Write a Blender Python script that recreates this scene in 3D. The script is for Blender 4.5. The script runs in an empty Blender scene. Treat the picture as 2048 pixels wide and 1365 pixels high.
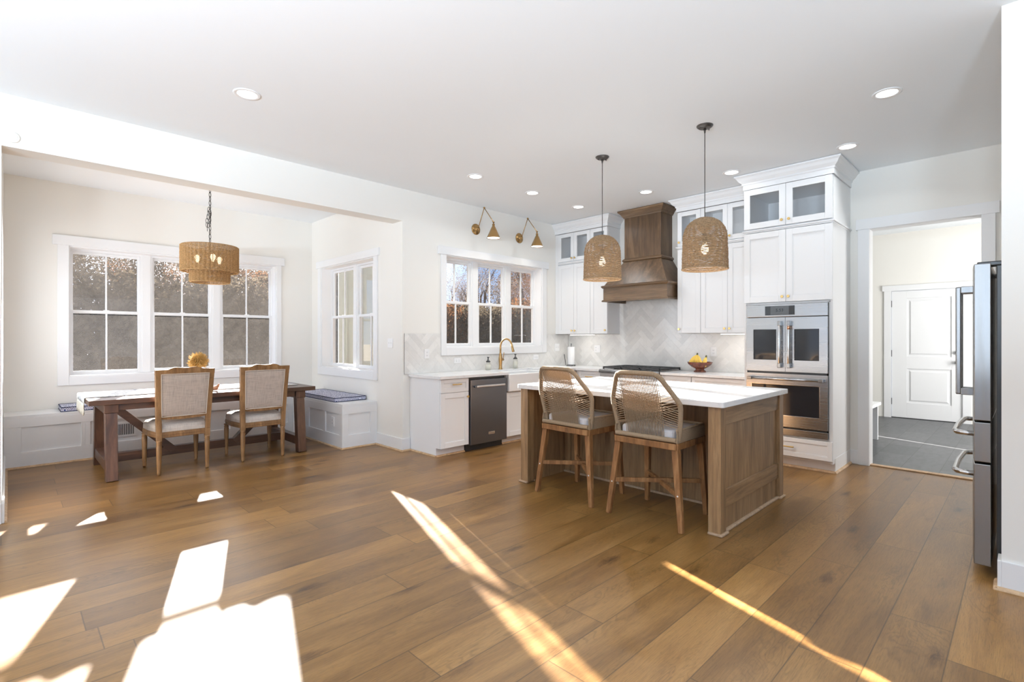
import bpy, bmesh, math, random
from mathutils import Vector, Matrix
PI = math.pi
S = bpy.context.scene
COL = S.collection
random.seed(7)

# ---------------------------------------------------------------- camera
CAMH = 1.36
cam_d = bpy.data.cameras.new('camera')
cam = bpy.data.objects.new('camera', cam_d)
COL.objects.link(cam)
S.camera = cam
cam_d.sensor_width = 36.0
cam_d.sensor_fit = 'HORIZONTAL'
cam_d.lens = 36.0 * 1019.0 / 2048.0
cam_d.shift_y = -(677.0 - 682.5) / 2048.0 * -1.0
cam_d.clip_start = 0.05
cam_d.clip_end = 400
YAW = math.radians(45.266)
cam.location = (0, 0, CAMH)
cam.rotation_euler = (PI / 2, 0, YAW - PI / 2)

# ---------------------------------------------------------------- sky, sun, exposure
SUN_AZ = Vector((0.3142, 0.9494, 0))
SUN_TAN = 0.313
W = bpy.data.worlds.new('sky')
S.world = W
W.use_nodes = True
wt = W.node_tree
wt.nodes.clear()
wo = wt.nodes.new('ShaderNodeOutputWorld')
wb = wt.nodes.new('ShaderNodeBackground')
wr = wt.nodes.new('ShaderNodeValToRGB')
wsx = wt.nodes.new('ShaderNodeSeparateXYZ')
wtc = wt.nodes.new('ShaderNodeTexCoord')
wt.links.new(wtc.outputs['Generated'], wsx.inputs[0])
wt.links.new(wsx.outputs['Z'], wr.inputs['Fac'])
cr = wr.color_ramp
cr.elements[0].position = 0.0
cr.elements[0].color = (0.62, 0.76, 1.0, 1)
cr.elements[1].position = 0.6
cr.elements[1].color = (0.16, 0.34, 0.85, 1)
e = cr.elements.new(0.16)
e.color = (0.36, 0.58, 1.0, 1)
# bright hazy glow of the sky around the low sun
sunv = Vector((SUN_AZ.x, SUN_AZ.y, SUN_TAN)).normalized()
wdot = wt.nodes.new('ShaderNodeVectorMath'); wdot.operation = 'DOT_PRODUCT'
wdot.inputs[1].default_value = sunv
wt.links.new(wtc.outputs['Generated'], wdot.inputs[0])
wpw = wt.nodes.new('ShaderNodeValToRGB')
wt.links.new(wdot.outputs['Value'], wpw.inputs['Fac'])
wpw.color_ramp.elements[0].position = 0.91
wpw.color_ramp.elements[0].color = (0, 0, 0, 1)
wpw.color_ramp.elements[1].position = 1.0
wpw.color_ramp.elements[1].color = (7.0, 6.6, 6.0, 1)
e = wpw.color_ramp.elements.new(0.965)
e.color = (1.6, 1.6, 1.6, 1)
wadd = wt.nodes.new('ShaderNodeMix'); wadd.data_type = 'RGBA'; wadd.blend_type = 'ADD'
wadd.inputs[0].default_value = 1.0
wt.links.new(wr.outputs['Color'], wadd.inputs[6])
wt.links.new(wpw.outputs['Color'], wadd.inputs[7])
wt.links.new(wadd.outputs[2], wb.inputs['Color'])
wb.inputs['Strength'].default_value = 0.95
wt.links.new(wb.outputs[0], wo.inputs[0])

sun_d = bpy.data.lights.new('sun', 'SUN')
sun = bpy.data.objects.new('sun', sun_d)
COL.objects.link(sun)
sun_d.energy = 115.0
sun_d.angle = math.radians(0.6)
sun_d.color = (1.0, 0.95, 0.89)
sdir = Vector((SUN_AZ.x, SUN_AZ.y, SUN_TAN)).normalized()
sun.rotation_euler = sdir.to_track_quat('Z', 'Y').to_euler()
sun.location = (8, 25, 12)

def area(name, loc, direction, sx, sy, power, color=(1, 1, 1), spread=180):
    d = bpy.data.lights.new(name, 'AREA')
    d.shape = 'RECTANGLE'
    d.size = sx
    d.size_y = sy
    d.energy = power
    d.color = color
    d.spread = math.radians(spread)
    o = bpy.data.objects.new(name, d)
    COL.objects.link(o)
    o.location = loc
    o.rotation_euler = Vector(direction).to_track_quat('-Z', 'Y').to_euler()
    return o

DAY = (0.80, 0.90, 1.0)  # bluish tint of the added fill lights
# added fill lights in unseen wall openings behind and beside the camera
for i, x in enumerate((-3.0, -0.3, 2.4)):
    area('daylight_south', (x, -5.40, 1.5), (0, 1, 0.3), 2.2, 2.5, 24, DAY)
for i, y in enumerate((-3.6, -0.2, 3.2)):
    area('daylight_west', (-4.40, y, 1.5), (1, 0, 0.35), 2.2, 2.5, 8, DAY)
# added fill light outside the made-up left window, brightens the nook
area('daylight_nook', (-0.28, 6.72, 1.7), (1, 0, 0.05), 1.5, 1.45, 46, DAY)
area('daylight_mudroom', (9.0, -1.38, 1.5), (0, 1, 0.1), 1.6, 1.9, 125, (1.0, 0.98, 0.95))  # added fill light out of view, brightens the mudroom
# added upward fill lights out of view, brighten the ceiling, no lamp stands there
for x, y in ((-3.7, 1.2), (-3.2, -0.2), (-2.2, -1.3)):
    area('torchiere_glow', (x, y, 1.3), (0.03, 0.0, 1), 0.5, 0.5, 480, (0.70, 0.85, 1.0))

S.view_settings.view_transform = 'Standard'
S.view_settings.look = 'None'
S.view_settings.exposure = 0.30
S.view_settings.gamma = 1.0
S.view_settings.use_curve_mapping = False
S.cycles.use_denoising = True
S.cycles.max_bounces = 10
S.cycles.diffuse_bounces = 5
S.cycles.glossy_bounces = 4
S.cycles.transparent_max_bounces = 16
S.cycles.transmission_bounces = 6
S.cycles.caustics_reflective = False
S.cycles.caustics_refractive = False
S.cycles.sample_clamp_indirect = 1.6
S.cycles.sample_clamp_direct = 6.0
S.cycles.blur_glossy = 1.0

# ---------------------------------------------------------------- mesh builder
class MB:
    def __init__(s):
        s.v = []
        s.f = []
        s.sm = []
        s.col = []
        s.c = None
    def face(s, idx, smooth=False):
        s.f.append(idx)
        s.sm.append(smooth)
        s.col.append(s.c)
    def add(s, vs, fs, smooth=False):
        b = len(s.v)
        s.v.extend([tuple(p) for p in vs])
        for f in fs:
            s.face([b + i for i in f], smooth)
    def box(s, x0, x1, y0, y1, z0, z1):
        s.add([(x0, y0, z0), (x1, y0, z0), (x1, y1, z0), (x0, y1, z0), (x0, y0, z1), (x1, y0, z1), (x1, y1, z1), (x0, y1, z1)],
              [(0, 3, 2, 1), (4, 5, 6, 7), (0, 1, 5, 4), (1, 2, 6, 5), (2, 3, 7, 6), (3, 0, 4, 7)])
        return s
    def fbox(s, f, u0, u1, w0, w1, d0, d1):
        p = [f(u0, w0, d0), f(u1, w0, d0), f(u1, w0, d1), f(u0, w0, d1), f(u0, w1, d0), f(u1, w1, d0), f(u1, w1, d1), f(u0, w1, d1)]
        s.add(p, [(0, 3, 2, 1), (4, 5, 6, 7), (0, 1, 5, 4), (1, 2, 6, 5), (2, 3, 7, 6), (3, 0, 4, 7)])
        return s
    def hexa(s, a, b):
        """solid between quad a (4 pts) and quad b (4 pts)"""
        s.add(list(a) + list(b), [(0, 3, 2, 1), (4, 5, 6, 7), (0, 1, 5, 4), (1, 2, 6, 5), (2, 3, 7, 6), (3, 0, 4, 7)])
        return s
    def bar(s, a, b, wx, wy, up=(0, 0, 1), wx2=None, wy2=None):
        a = Vector(a); b = Vector(b)
        d = (b - a).normalized()
        up = Vector(up)
        if abs(d.dot(up)) > 0.98:
            up = Vector((1, 0, 0))
        x = d.cross(up).normalized()
        y = x.cross(d).normalized()
        wx2 = wx if wx2 is None else wx2
        wy2 = wy if wy2 is None else wy2
        q = lambda c, p, r: [c - x * p / 2 - y * r / 2, c + x * p / 2 - y * r / 2, c + x * p / 2 + y * r / 2, c - x * p / 2 + y * r / 2]
        return s.hexa(q(a, wx, wy), q(b, wx2, wy2))
    def tube(s, pts, r, n=8, caps=True, closed=False, smooth=True):
        pts = [Vector(p) for p in pts]
        m = len(pts)
        rs = r if isinstance(r, (list, tuple)) else [r] * m
        base = len(s.v)
        prev = None
        for i, p in enumerate(pts):
            if closed:
                t = pts[(i + 1) % m] - pts[i - 1]
            else:
                t = pts[min(i + 1, m - 1)] - pts[max(i - 1, 0)]
            if t.length < 1e-9:
                t = Vector((0, 0, 1))
            t.normalize()
            if prev is None:
                a = Vector((0, 0, 1)) if abs(t.z) < 0.9 else Vector((1, 0, 0))
                x = t.cross(a).normalized()
            else:
                x = prev - t * prev.dot(t)
                if x.length < 1e-6:
                    x = t.orthogonal()
                x.normalize()
            prev = x
            y = t.cross(x)
            for k in range(n):
                an = 2 * PI * k / n
                s.v.append(tuple(p + (x * math.cos(an) + y * math.sin(an)) * rs[i]))
        rng = m if closed else m - 1
        for i in range(rng):
            j = (i + 1) % m
            for k in range(n):
                k2 = (k + 1) % n
                s.face([base + i * n + k, base + i * n + k2, base + j * n + k2, base + j * n + k], smooth)
        if caps and not closed:
            s.face([base + k for k in reversed(range(n))])
            s.face([base + (m - 1) * n + k for k in range(n)])
        return s
    def lathe(s, prof, n=24, c=(0, 0, 0), ax='z', smooth=True, caps=True, sx=1, sy=1):
        base = len(s.v)
        for (r, h) in prof:
            for k in range(n):
                an = 2 * PI * k / n
                a, b = r * math.cos(an) * sx, r * math.sin(an) * sy
                if ax == 'z':
                    p = (a, b, h)
                elif ax == 'y':
                    p = (a, h, b)
                else:
                    p = (h, a, b)
                s.v.append((p[0] + c[0], p[1] + c[1], p[2] + c[2]))
        m = len(prof)
        for i in range(m - 1):
            for k in range(n):
                k2 = (k + 1) % n
                s.face([base + i * n + k, base + i * n + k2, base + (i + 1) * n + k2, base + (i + 1) * n + k], smooth)
        if caps:
            if prof[0][0] > 1e-5:
                s.face([base + k for k in reversed(range(n))])
            if prof[-1][0] > 1e-5:
                s.face([base + (m - 1) * n + k for k in range(n)])
        return s
    def prism(s, pts, h0, h1, f=None):
        """extrude a 2-D outline; f(u,w,d) maps it, default u=x w=y d=z"""
        f = f or (lambda u, w, d: (u, w, d))
        n = len(pts)
        b = len(s.v)
        s.v.extend([tuple(f(u, w, h0)) for u, w in pts] + [tuple(f(u, w, h1)) for u, w in pts])
        s.face([b + i for i in reversed(range(n))])
        s.face([b + n + i for i in range(n)])
        for i in range(n):
            j = (i + 1) % n
            s.face([b + i, b + j, b + n + j, b + n + i])
        return s
    def grid(s, fn, nu, nv, smooth=True, closed_u=False):
        b = len(s.v)
        for j in range(nv + 1):
            for i in range(nu if closed_u else nu + 1):
                s.v.append(tuple(fn(i / nu, j / nv)))
        w = nu if closed_u else nu + 1
        for j in range(nv):
            for i in range(nu):
                i2 = (i + 1) % w
                s.face([b + j * w + i, b + j * w + i2, b + (j + 1) * w + i2, b + (j + 1) * w + i], smooth)
        return s
    def ball(s, c, r, n=12, m=8, sx=1, sy=1, sz=1):
        prof = []
        for i in range(m + 1):
            a = -PI / 2 + PI * i / m
            prof.append((max(r * math.cos(a), 1e-6), r * math.sin(a) * sz))
        return s.lathe(prof, n, c, sx=sx, sy=sy, caps=False)
    def build(s, name, m, parent=None, bevel=0, seg=2, world=None, recalc=True, subsurf=0, solid=0):
        me = bpy.data.meshes.new(name)
        off = Vector((0, 0, 0))
        if parent is not None and parent.get('_org') is not None:
            off = Vector(parent['_org'])
        me.from_pydata([tuple(Vector(p) - off) for p in s.v], [], s.f)
        me.polygons.foreach_set('use_smooth', s.sm)
        if any(c is not None for c in s.col):
            ca = me.color_attributes.new('Col', 'FLOAT_COLOR', 'CORNER')
            for pi, p in enumerate(me.polygons):
                c = s.col[pi] or (1, 1, 1)
                for li in p.loop_indices:
                    ca.data[li].color = (c[0], c[1], c[2], 1)
        if recalc:
            bm = bmesh.new()
            bm.from_mesh(me)
            bmesh.ops.recalc_face_normals(bm, faces=bm.faces)
            bm.to_mesh(me)
            bm.free()
        if m is not None:
            me.materials.append(m)
        o = bpy.data.objects.new(name, me)
        COL.objects.link(o)
        if parent is not None:
            o.parent = parent
            o['_org'] = list(off)
        if bevel:
            b = o.modifiers.new('bevel', 'BEVEL')
            b.width = bevel
            b.segments = seg
            b.limit_method = 'ANGLE'
            b.angle_limit = math.radians(40)
        if subsurf:
            q = o.modifiers.new('sub', 'SUBSURF')
            q.levels = subsurf
            q.render_levels = subsurf
        return o

def thing(name, label, cat, loc=(0, 0, 0), group=None):
    o = bpy.data.objects.new(name, None)
    o.empty_display_size = 0.1
    COL.objects.link(o)
    o.location = loc
    o['_org'] = list(loc)
    o['label'] = label
    o['category'] = cat
    if group:
        o['group'] = group
    return o

def tag(o, label, cat, group=None, kind=None):
    o['label'] = label
    o['category'] = cat
    if group:
        o['group'] = group
    if kind:
        o['kind'] = kind
    return o

def recentre(o):
    """put a single-mesh thing's origin at the middle of its base"""
    me = o.data
    xs = [v.co.x for v in me.vertices]; ys = [v.co.y for v in me.vertices]; zs = [v.co.z for v in me.vertices]
    c = Vector(((min(xs) + max(xs)) / 2, (min(ys) + max(ys)) / 2, min(zs)))
    me.transform(Matrix.Translation(-c))
    o.location = o.location + c
    return o

def struct(o, label=None, cat=None):
    o['kind'] = 'structure'
    o['label'] = label or o.name.replace('_', ' ')
    o['category'] = cat or o.name.split('_')[0]
    return o

def dup(src, loc, rotz=None, label=None, group=None):
    def cp(o, par):
        c = o.copy()
        COL.objects.link(c)
        if par is not None:
            c.parent = par
        for ch in list(o.children):
            cp(ch, c)
        return c
    r = cp(src, None)
    r.location = loc
    if rotz is not None:
        r.rotation_euler = (0, 0, rotz)
    if label:
        r['label'] = label
    if group:
        r['group'] = group
    return r

# ---------------------------------------------------------------- materials
class NT:
    def __init__(s, name):
        s.m = bpy.data.materials.new(name)
        s.m.use_nodes = True
        s.t = s.m.node_tree
        s.t.nodes.clear()
        s.out = s.t.nodes.new('ShaderNodeOutputMaterial')
        s.b = None
    def n(s, typ, ins=None, **kw):
        nd = s.t.nodes.new('ShaderNode' + typ)
        for k, v in kw.items():
            setattr(nd, k, v)
        for k, v in (ins or {}).items():
            s.put(nd.inputs[k], v)
        return nd
    def put(s, sock, v):
        if isinstance(v, bpy.types.NodeSocket):
            s.t.links.new(v, sock)
        elif isinstance(v, bpy.types.Node):
            s.t.links.new(v.outputs[0], sock)
        else:
            if isinstance(v, tuple) and len(v) == 3 and sock.type == 'RGBA':
                v = v + (1,)
            sock.default_value = v
    def math(s, op, a, b=0.0, c=0.0, clamp=False):
        nd = s.n('Math', {0: a, 1: b, 2: c}, operation=op)
        nd.use_clamp = clamp
        return nd.outputs[0]
    def coord(s, scale=(1, 1, 1), kind='Object', rot=(0, 0, 0)):
        tc = s.n('TexCoord')
        mp = s.n('Mapping', {'Vector': tc.outputs[kind], 'Scale': scale, 'Rotation': rot})
        return mp.outputs[0]
    def noise(s, vec, scale=5, detail=4, rough=0.5, dist=0.0):
        return s.n('TexNoise', {'Vector': vec, 'Scale': scale, 'Detail': detail, 'Roughness': rough, 'Distortion': dist}).outputs['Fac']
    def ramp(s, fac, stops, interp='LINEAR'):
        nd = s.n('ValToRGB', {'Fac': fac})
        r = nd.color_ramp
        r.interpolation = interp
        for i, (p, c) in enumerate(stops):
            el = r.elements[i] if i < 2 else r.elements.new(p)
            el.position = p
            c = c if isinstance(c, tuple) else (c, c, c)
            el.color = (c[0], c[1], c[2], 1)
        return nd.outputs['Color']
    def mix(s, fac, a, b, blend='MIX'):
        nd = s.n('Mix', data_type='RGBA', blend_type=blend)
        s.put(nd.inputs[0], fac)
        s.put(nd.inputs[6], a)
        s.put(nd.inputs[7], b)
        return nd.outputs[2]
    def bsdf(s, color, rough=0.5, metal=0.0, bump=None, bstr=0.2, bdist=0.002, spec=0.5, **kw):
        b = s.n('BsdfPrincipled', {'Base Color': color, 'Roughness': rough, 'Metallic': metal, 'Specular IOR Level': spec})
        if bump is not None:
            bp = s.n('Bump', {'Height': bump, 'Strength': bstr, 'Distance': bdist})
            s.put(b.inputs['Normal'], bp.outputs[0])
        for k, v in kw.items():
            s.put(b.inputs[k.replace('_', ' ')], v)
        s.b = b
        s.t.links.new(b.outputs[0], s.out.inputs['Surface'])
        return s.m

def paint(name, c, rough=0.5, var=0.02, bstr=0.05, scale=60):
    t = NT(name)
    v = t.coord()
    n1 = t.noise(v, 2.0, 3)
    col = t.mix(n1, tuple(x * (1 - var) for x in c), tuple(min(1, x * (1 + var)) for x in c))
    return t.bsdf(col, rough, bump=t.noise(v, scale, 2), bstr=bstr, bdist=0.001)

def metal(name, c, rough=0.3, brush=None, wavy=False):
    t = NT(name)
    v = t.coord(brush or (40, 40, 40))
    n1 = t.noise(v, 6, 4)
    r = t.math('MULTIPLY_ADD', n1, 0.10, rough - 0.05)
    if wavy:
        return t.bsdf(c, r, 1.0, bump=t.noise(t.coord((7, 7, 0.5)), 1.0, 2), bstr=0.35, bdist=0.02)
    return t.bsdf(c, r, 1.0)

def wood(name, c0, c1, c2, scale=(14, 14, 1.1), rough=0.45, knots=True, dist=1.2, bstr=0.12, spec=0.4):
    """grain runs along the axis with the smallest scale"""
    t = NT(name)
    v = t.coord(scale)
    big = t.noise(v, 1.0, 5, 0.6, dist)
    fine = t.noise(t.coord(tuple(x * 6 for x in scale)), 1.0, 6, 0.65)
    cl = t.ramp(big, [(0.3, c0), (0.5, c1), (0.72, c2)])
    fr = t.ramp(fine, [(0.35, 0.72), (0.6, 1.06)])
    col = t.mix(0.8, cl, fr, 'MULTIPLY')
    if knots:
        vo = t.n('TexVoronoi', {'Vector': t.coord(tuple(x * 0.22 for x in scale)), 'Scale': 1.0, 'Randomness': 1.0})
        kn = t.ramp(vo.outputs['Distance'], [(0.03, 0.35), (0.16, 1.0)])
        col = t.mix(0.75, col, kn, 'MULTIPLY')
    return t.bsdf(col, rough, bump=fine, bstr=bstr, bdist=0.001, spec=spec)

M = {}
M['wall'] = paint('wall_paint', (0.85, 0.832, 0.785), 0.75, 0.01)
M['ceiling'] = paint('ceiling_paint', (0.895, 0.93, 0.955), 0.85, 0.008)
M['trim'] = paint('white_trim_paint', (0.86, 0.865, 0.87), 0.38, 0.01, 0.02)
M['cab'] = paint('white_cabinet_paint', (0.85, 0.855, 0.86), 0.36, 0.01, 0.02)
M['bench'] = paint('bench_paint', (0.84, 0.845, 0.85), 0.4, 0.01, 0.02)
M['plate'] = paint('white_plastic', (0.88, 0.88, 0.88), 0.3, 0.0, 0.0)
M['dark'] = paint('dark_slot', (0.02, 0.02, 0.02), 0.5, 0.0, 0.0)
M['black'] = paint('black_enamel', (0.012, 0.012, 0.013), 0.32, 0.1, 0.05)
M['iron'] = paint('cast_iron', (0.018, 0.018, 0.019), 0.55, 0.2, 0.3, 200)
M['bronze'] = paint('dark_bronze', (0.022, 0.018, 0.016), 0.4, 0.2, 0.1)
M['steel'] = metal('stainless_steel', (0.31, 0.305, 0.30), 0.24, (30, 30, 0.15), True)
M['steel_h'] = metal('stainless_steel_brushed', (0.44, 0.44, 0.445), 0.26, (0.15, 0.15, 30))
M['steel_dark'] = metal('black_stainless_steel', (0.15, 0.157, 0.172), 0.36, (0.2, 0.2, 30))
M['chrome'] = metal('bright_steel', (0.75, 0.75, 0.75), 0.16)
M['brass'] = metal('brushed_gold', (0.78, 0.55, 0.22), 0.3)
M['abrass'] = metal('antique_brass', (0.40, 0.25, 0.105), 0.25, (60, 60, 6))
M['copper'] = metal('copper_band', (0.85, 0.48, 0.3), 0.3)
M['porcelain'] = paint('white_fireclay', (0.88, 0.88, 0.875), 0.12, 0.0, 0.0)
M['dglass'] = paint('dark_oven_glass', (0.015, 0.015, 0.017), 0.05, 0.0, 0.0)
M['shoe'] = wood('oak_shoe_moulding', (0.40, 0.25, 0.13), (0.50, 0.33, 0.19), (0.58, 0.40, 0.24), (6, 6, 6), 0.45, False)
M['island'] = wood('brown_stained_alder', (0.135, 0.070, 0.030), (0.250, 0.142, 0.066), (0.36, 0.22, 0.112), (11, 11, 0.9), 0.42)
M['island_h'] = wood('brown_stained_alder_rail', (0.135, 0.070, 0.030), (0.250, 0.142, 0.066), (0.36, 0.22, 0.112), (0.9, 11, 11), 0.42)
M['hood'] = wood('hood_stained_alder', (0.040, 0.022, 0.011), (0.075, 0.043, 0.022), (0.13, 0.080, 0.044), (9, 9, 0.9), 0.33, spec=0.35)
M['hood_h'] = wood('hood_stained_alder_rail', (0.048, 0.027, 0.013), (0.088, 0.051, 0.026), (0.145, 0.090, 0.049), (9, 0.9, 9), 0.36)
M['island_shoe'] = wood('island_base_shoe', (0.33, 0.22, 0.14), (0.42, 0.29, 0.19), (0.48, 0.34, 0.23), (6, 6, 6), 0.45, False)
M['table'] = wood('dark_walnut_stain', (0.030, 0.013, 0.007), (0.055, 0.024, 0.013), (0.10, 0.046, 0.025), (1.0, 12, 12), 0.3)
M['table_v'] = wood('dark_walnut_stain_upright', (0.034, 0.014, 0.0075), (0.065, 0.028, 0.015), (0.105, 0.048, 0.027), (12, 12, 1.0), 0.36)
M['chair'] = wood('weathered_oak_frame', (0.115, 0.055, 0.020), (0.205, 0.106, 0.042), (0.30, 0.17, 0.078), (16, 16, 2.0), 0.45, False)
M['acacia'] = wood('acacia_legs', (0.100, 0.040, 0.014), (0.195, 0.085, 0.030), (0.31, 0.16, 0.068), (18, 18, 1.8), 0.6, spec=0.2)
M['dkwood'] = wood('dark_red_wood', (0.06, 0.016, 0.009), (0.12, 0.032, 0.016), (0.2, 0.06, 0.03), (20, 20, 6), 0.25, False)
M['lgwood'] = wood('carved_wood', (0.2, 0.09, 0.045), (0.32, 0.16, 0.09), (0.45, 0.26, 0.16), (8, 30, 30), 0.5, False)

def linen(name, c, sc=520):
    t = NT(name)
    v = t.coord()
    wx = t.n('TexWave', {'Vector': v, 'Scale': sc / 6.28, 'Distortion': 1.5, 'Detail': 2.0, 'Detail Scale': 2.0}, bands_direction='X').outputs['Fac']
    wz = t.n('TexWave', {'Vector': v, 'Scale': sc / 6.28, 'Distortion': 1.5, 'Detail': 2.0, 'Detail Scale': 2.0}, bands_direction='Z').outputs['Fac']
    sl1 = t.noise(t.coord((10, 10, 260)), 1, 3)
    sl2 = t.noise(t.coord((260, 60, 10)), 1, 3)
    k = t.math('ADD', sl1, sl2)
    col = t.ramp(t.math('MULTIPLY', k, 0.5), [(0.34, tuple(x * 0.72 for x in c)), (0.5, c), (0.66, tuple(min(1, x * 1.18) for x in c))])
    h = t.math('ADD', wx, wz)
    return t.bsdf(col, 0.9, bump=h, bstr=0.25, bdist=0.0008, spec=0.15)
M['linen'] = linen('taupe_linen', (0.47, 0.40, 0.35))
M['linen_l'] = linen('light_linen_seat', (0.60, 0.54, 0.49))
M['piping'] = paint('linen_piping', (0.62, 0.56, 0.5), 0.9)
M['seatgrey'] = paint('pale_grey_cushion_cloth', (0.62, 0.61, 0.63), 0.95, 0.03, 0.4, 400)
M['navy'] = paint('navy_piping', (0.012, 0.016, 0.05), 0.8)
M['paper'] = paint('paper_towel', (0.86, 0.86, 0.86), 0.95, 0.01, 0.4, 150)

def ropem(name, c):
    t = NT(name)
    w = t.n('TexWave', {'Vector': t.coord((1, 1, 1)), 'Scale': 70.0, 'Distortion': 2.0, 'Detail': 2.0}, bands_direction='DIAGONAL').outputs['Fac']
    n1 = t.noise(t.coord(), 90, 3)
    col = t.mix(n1, tuple(x * 0.72 for x in c), tuple(x * 1.2 for x in c))
    return t.bsdf(col, 0.85, bump=w, bstr=0.5, bdist=0.001, spec=0.2)
M['rope'] = ropem('tan_rope', (0.29, 0.205, 0.13))

def weavem(name, c, trans=0.25):
    t = NT(name)
    n1 = t.noise(t.coord((60, 60, 140)), 1.0, 4, 0.7)
    n2 = t.noise(t.coord(), 260, 2)
    col = t.ramp(t.math('MULTIPLY_ADD', n2, 0.5, t.math('MULTIPLY', n1, 0.5)), [(0.36, tuple(x * 0.45 for x in c)), (0.5, c), (0.64, tuple(min(1, x * 1.6) for x in c))])
    b = t.n('BsdfPrincipled', {'Base Color': col, 'Roughness': 0.8, 'Specular IOR Level': 0.2})
    bp = t.n('Bump', {'Height': n2, 'Strength': 0.6, 'Distance': 0.002})
    t.put(b.inputs['Normal'], bp.outputs[0])
    tr = t.n('BsdfTranslucent', {'Color': col})
    mx = t.n('MixShader', {0: trans, 1: b.outputs[0], 2: tr.outputs[0]})
    t.put(t.out.inputs['Surface'], mx.outputs[0])
    return t.m
M['seagrass'] = weavem('woven_seagrass', (0.36, 0.245, 0.145))
M['rattan'] = weavem('woven_rattan', (0.46, 0.29, 0.135), 0.25)

def emit(name, c, s):
    t = NT(name)
    em = t.n('Emission', {'Color': c, 'Strength': s})
    t.put(t.out.inputs['Surface'], em.outputs[0])
    return t.m
M['bulb'] = emit('lit_bulb', (1.0, 0.82, 0.55), 14.0)
M['downlight'] = emit('lit_downlight_lens', (1.0, 0.97, 0.93), 4.0)
M['striplight'] = emit('lit_cabinet_strip', (1.0, 0.97, 0.92), 6.0)

def glass(name, dirt=0.0, tint=0.95, refl=1.0):
    t = NT(name)
    tr = t.n('BsdfTransparent', {'Color': (tint, tint, tint)})
    gl = t.n('BsdfGlossy', {'Color': (1, 1, 1), 'Roughness': 0.0})
    fr = t.n('Fresnel', {'IOR': 1.35})
    sh = t.n('MixShader', {0: t.math('MULTIPLY', fr.outputs[0], 0.38 * refl), 1: tr.outputs[0], 2: gl.outputs[0]}).outputs[0]
    if dirt:
        v = t.coord()
        a = t.noise(t.coord((3, 3, 3)), 1.0, 5, 0.6, 1.5)
        b = t.noise(v, 90, 3, 0.7)
        sp = t.ramp(t.noise(v, 160, 1), [(0.70, 0.0), (0.76, 1.0)])
        k = t.math('MULTIPLY_ADD', b, 0.6, t.math('MULTIPLY', a, 0.8))
        k = t.math('MULTIPLY_ADD', sp, 1.2, k)
        k = t.math('MULTIPLY', k, dirt, clamp=True)
        tl = t.n('BsdfTranslucent', {'Color': (0.9, 0.82, 0.76)})
        sh = t.n('MixShader', {0: k, 1: sh, 2: tl.outputs[0]}).outputs[0]
    t.put(t.out.inputs['Surface'], sh)
    return t.m
M['glass'] = glass('clear_pane', 0.001)
M['glass_dirty'] = glass('dusty_pane', 0.0050)
M['glass_cab'] = glass('cabinet_pane', 0.0, 0.975)

def jar():
    t = NT('soap_bottle_glass')
    tr = t.n('BsdfTransparent', {'Color': (0.93, 0.93, 0.91)})
    gl = t.n('BsdfGlossy', {'Roughness': 0.03})
    fr = t.n('Fresnel', {'IOR': 1.4})
    sh = t.n('MixShader', {0: 0.07, 1: tr.outputs[0], 2: gl.outputs[0]})
    t.put(t.out.inputs['Surface'], sh.outputs[0])
    return t.m
M['jar'] = jar()
M['soap'] = paint('pale_soap', (0.74, 0.73, 0.66), 0.3)

def quartz():
    t = NT('white_quartz')
    n1 = t.noise(t.coord((1.6, 1.6, 1.6), rot=(0, 0, 0.6)), 1.0, 8, 0.6, 2.5)
    vein = t.ramp(t.math('ABSOLUTE', t.math('SUBTRACT', n1, 0.5)), [(0.0, (0.78, 0.78, 0.785)), (0.018, (0.85, 0.85, 0.85)), (0.1, (0.86, 0.86, 0.86))])
    return t.bsdf(vein, 0.16)
M['quartz'] = quartz()

def tilem():
    t = NT('glazed_zigzag_tile')
    at = t.n('VertexColor', layer_name='Col')
    n1 = t.noise(t.coord(), 14, 4, 0.6, 0.8)
    col = t.mix(0.5, at.outputs['Color'], t.ramp(n1, [(0.3, 0.86), (0.6, 1.0)]), 'MULTIPLY')
    return t.bsdf(col, 0.14, bump=n1, bstr=0.35, bdist=0.004)
M['tile'] = tilem()
M['grout'] = paint('pale_grout', (0.72, 0.71, 0.69), 0.9)

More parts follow.
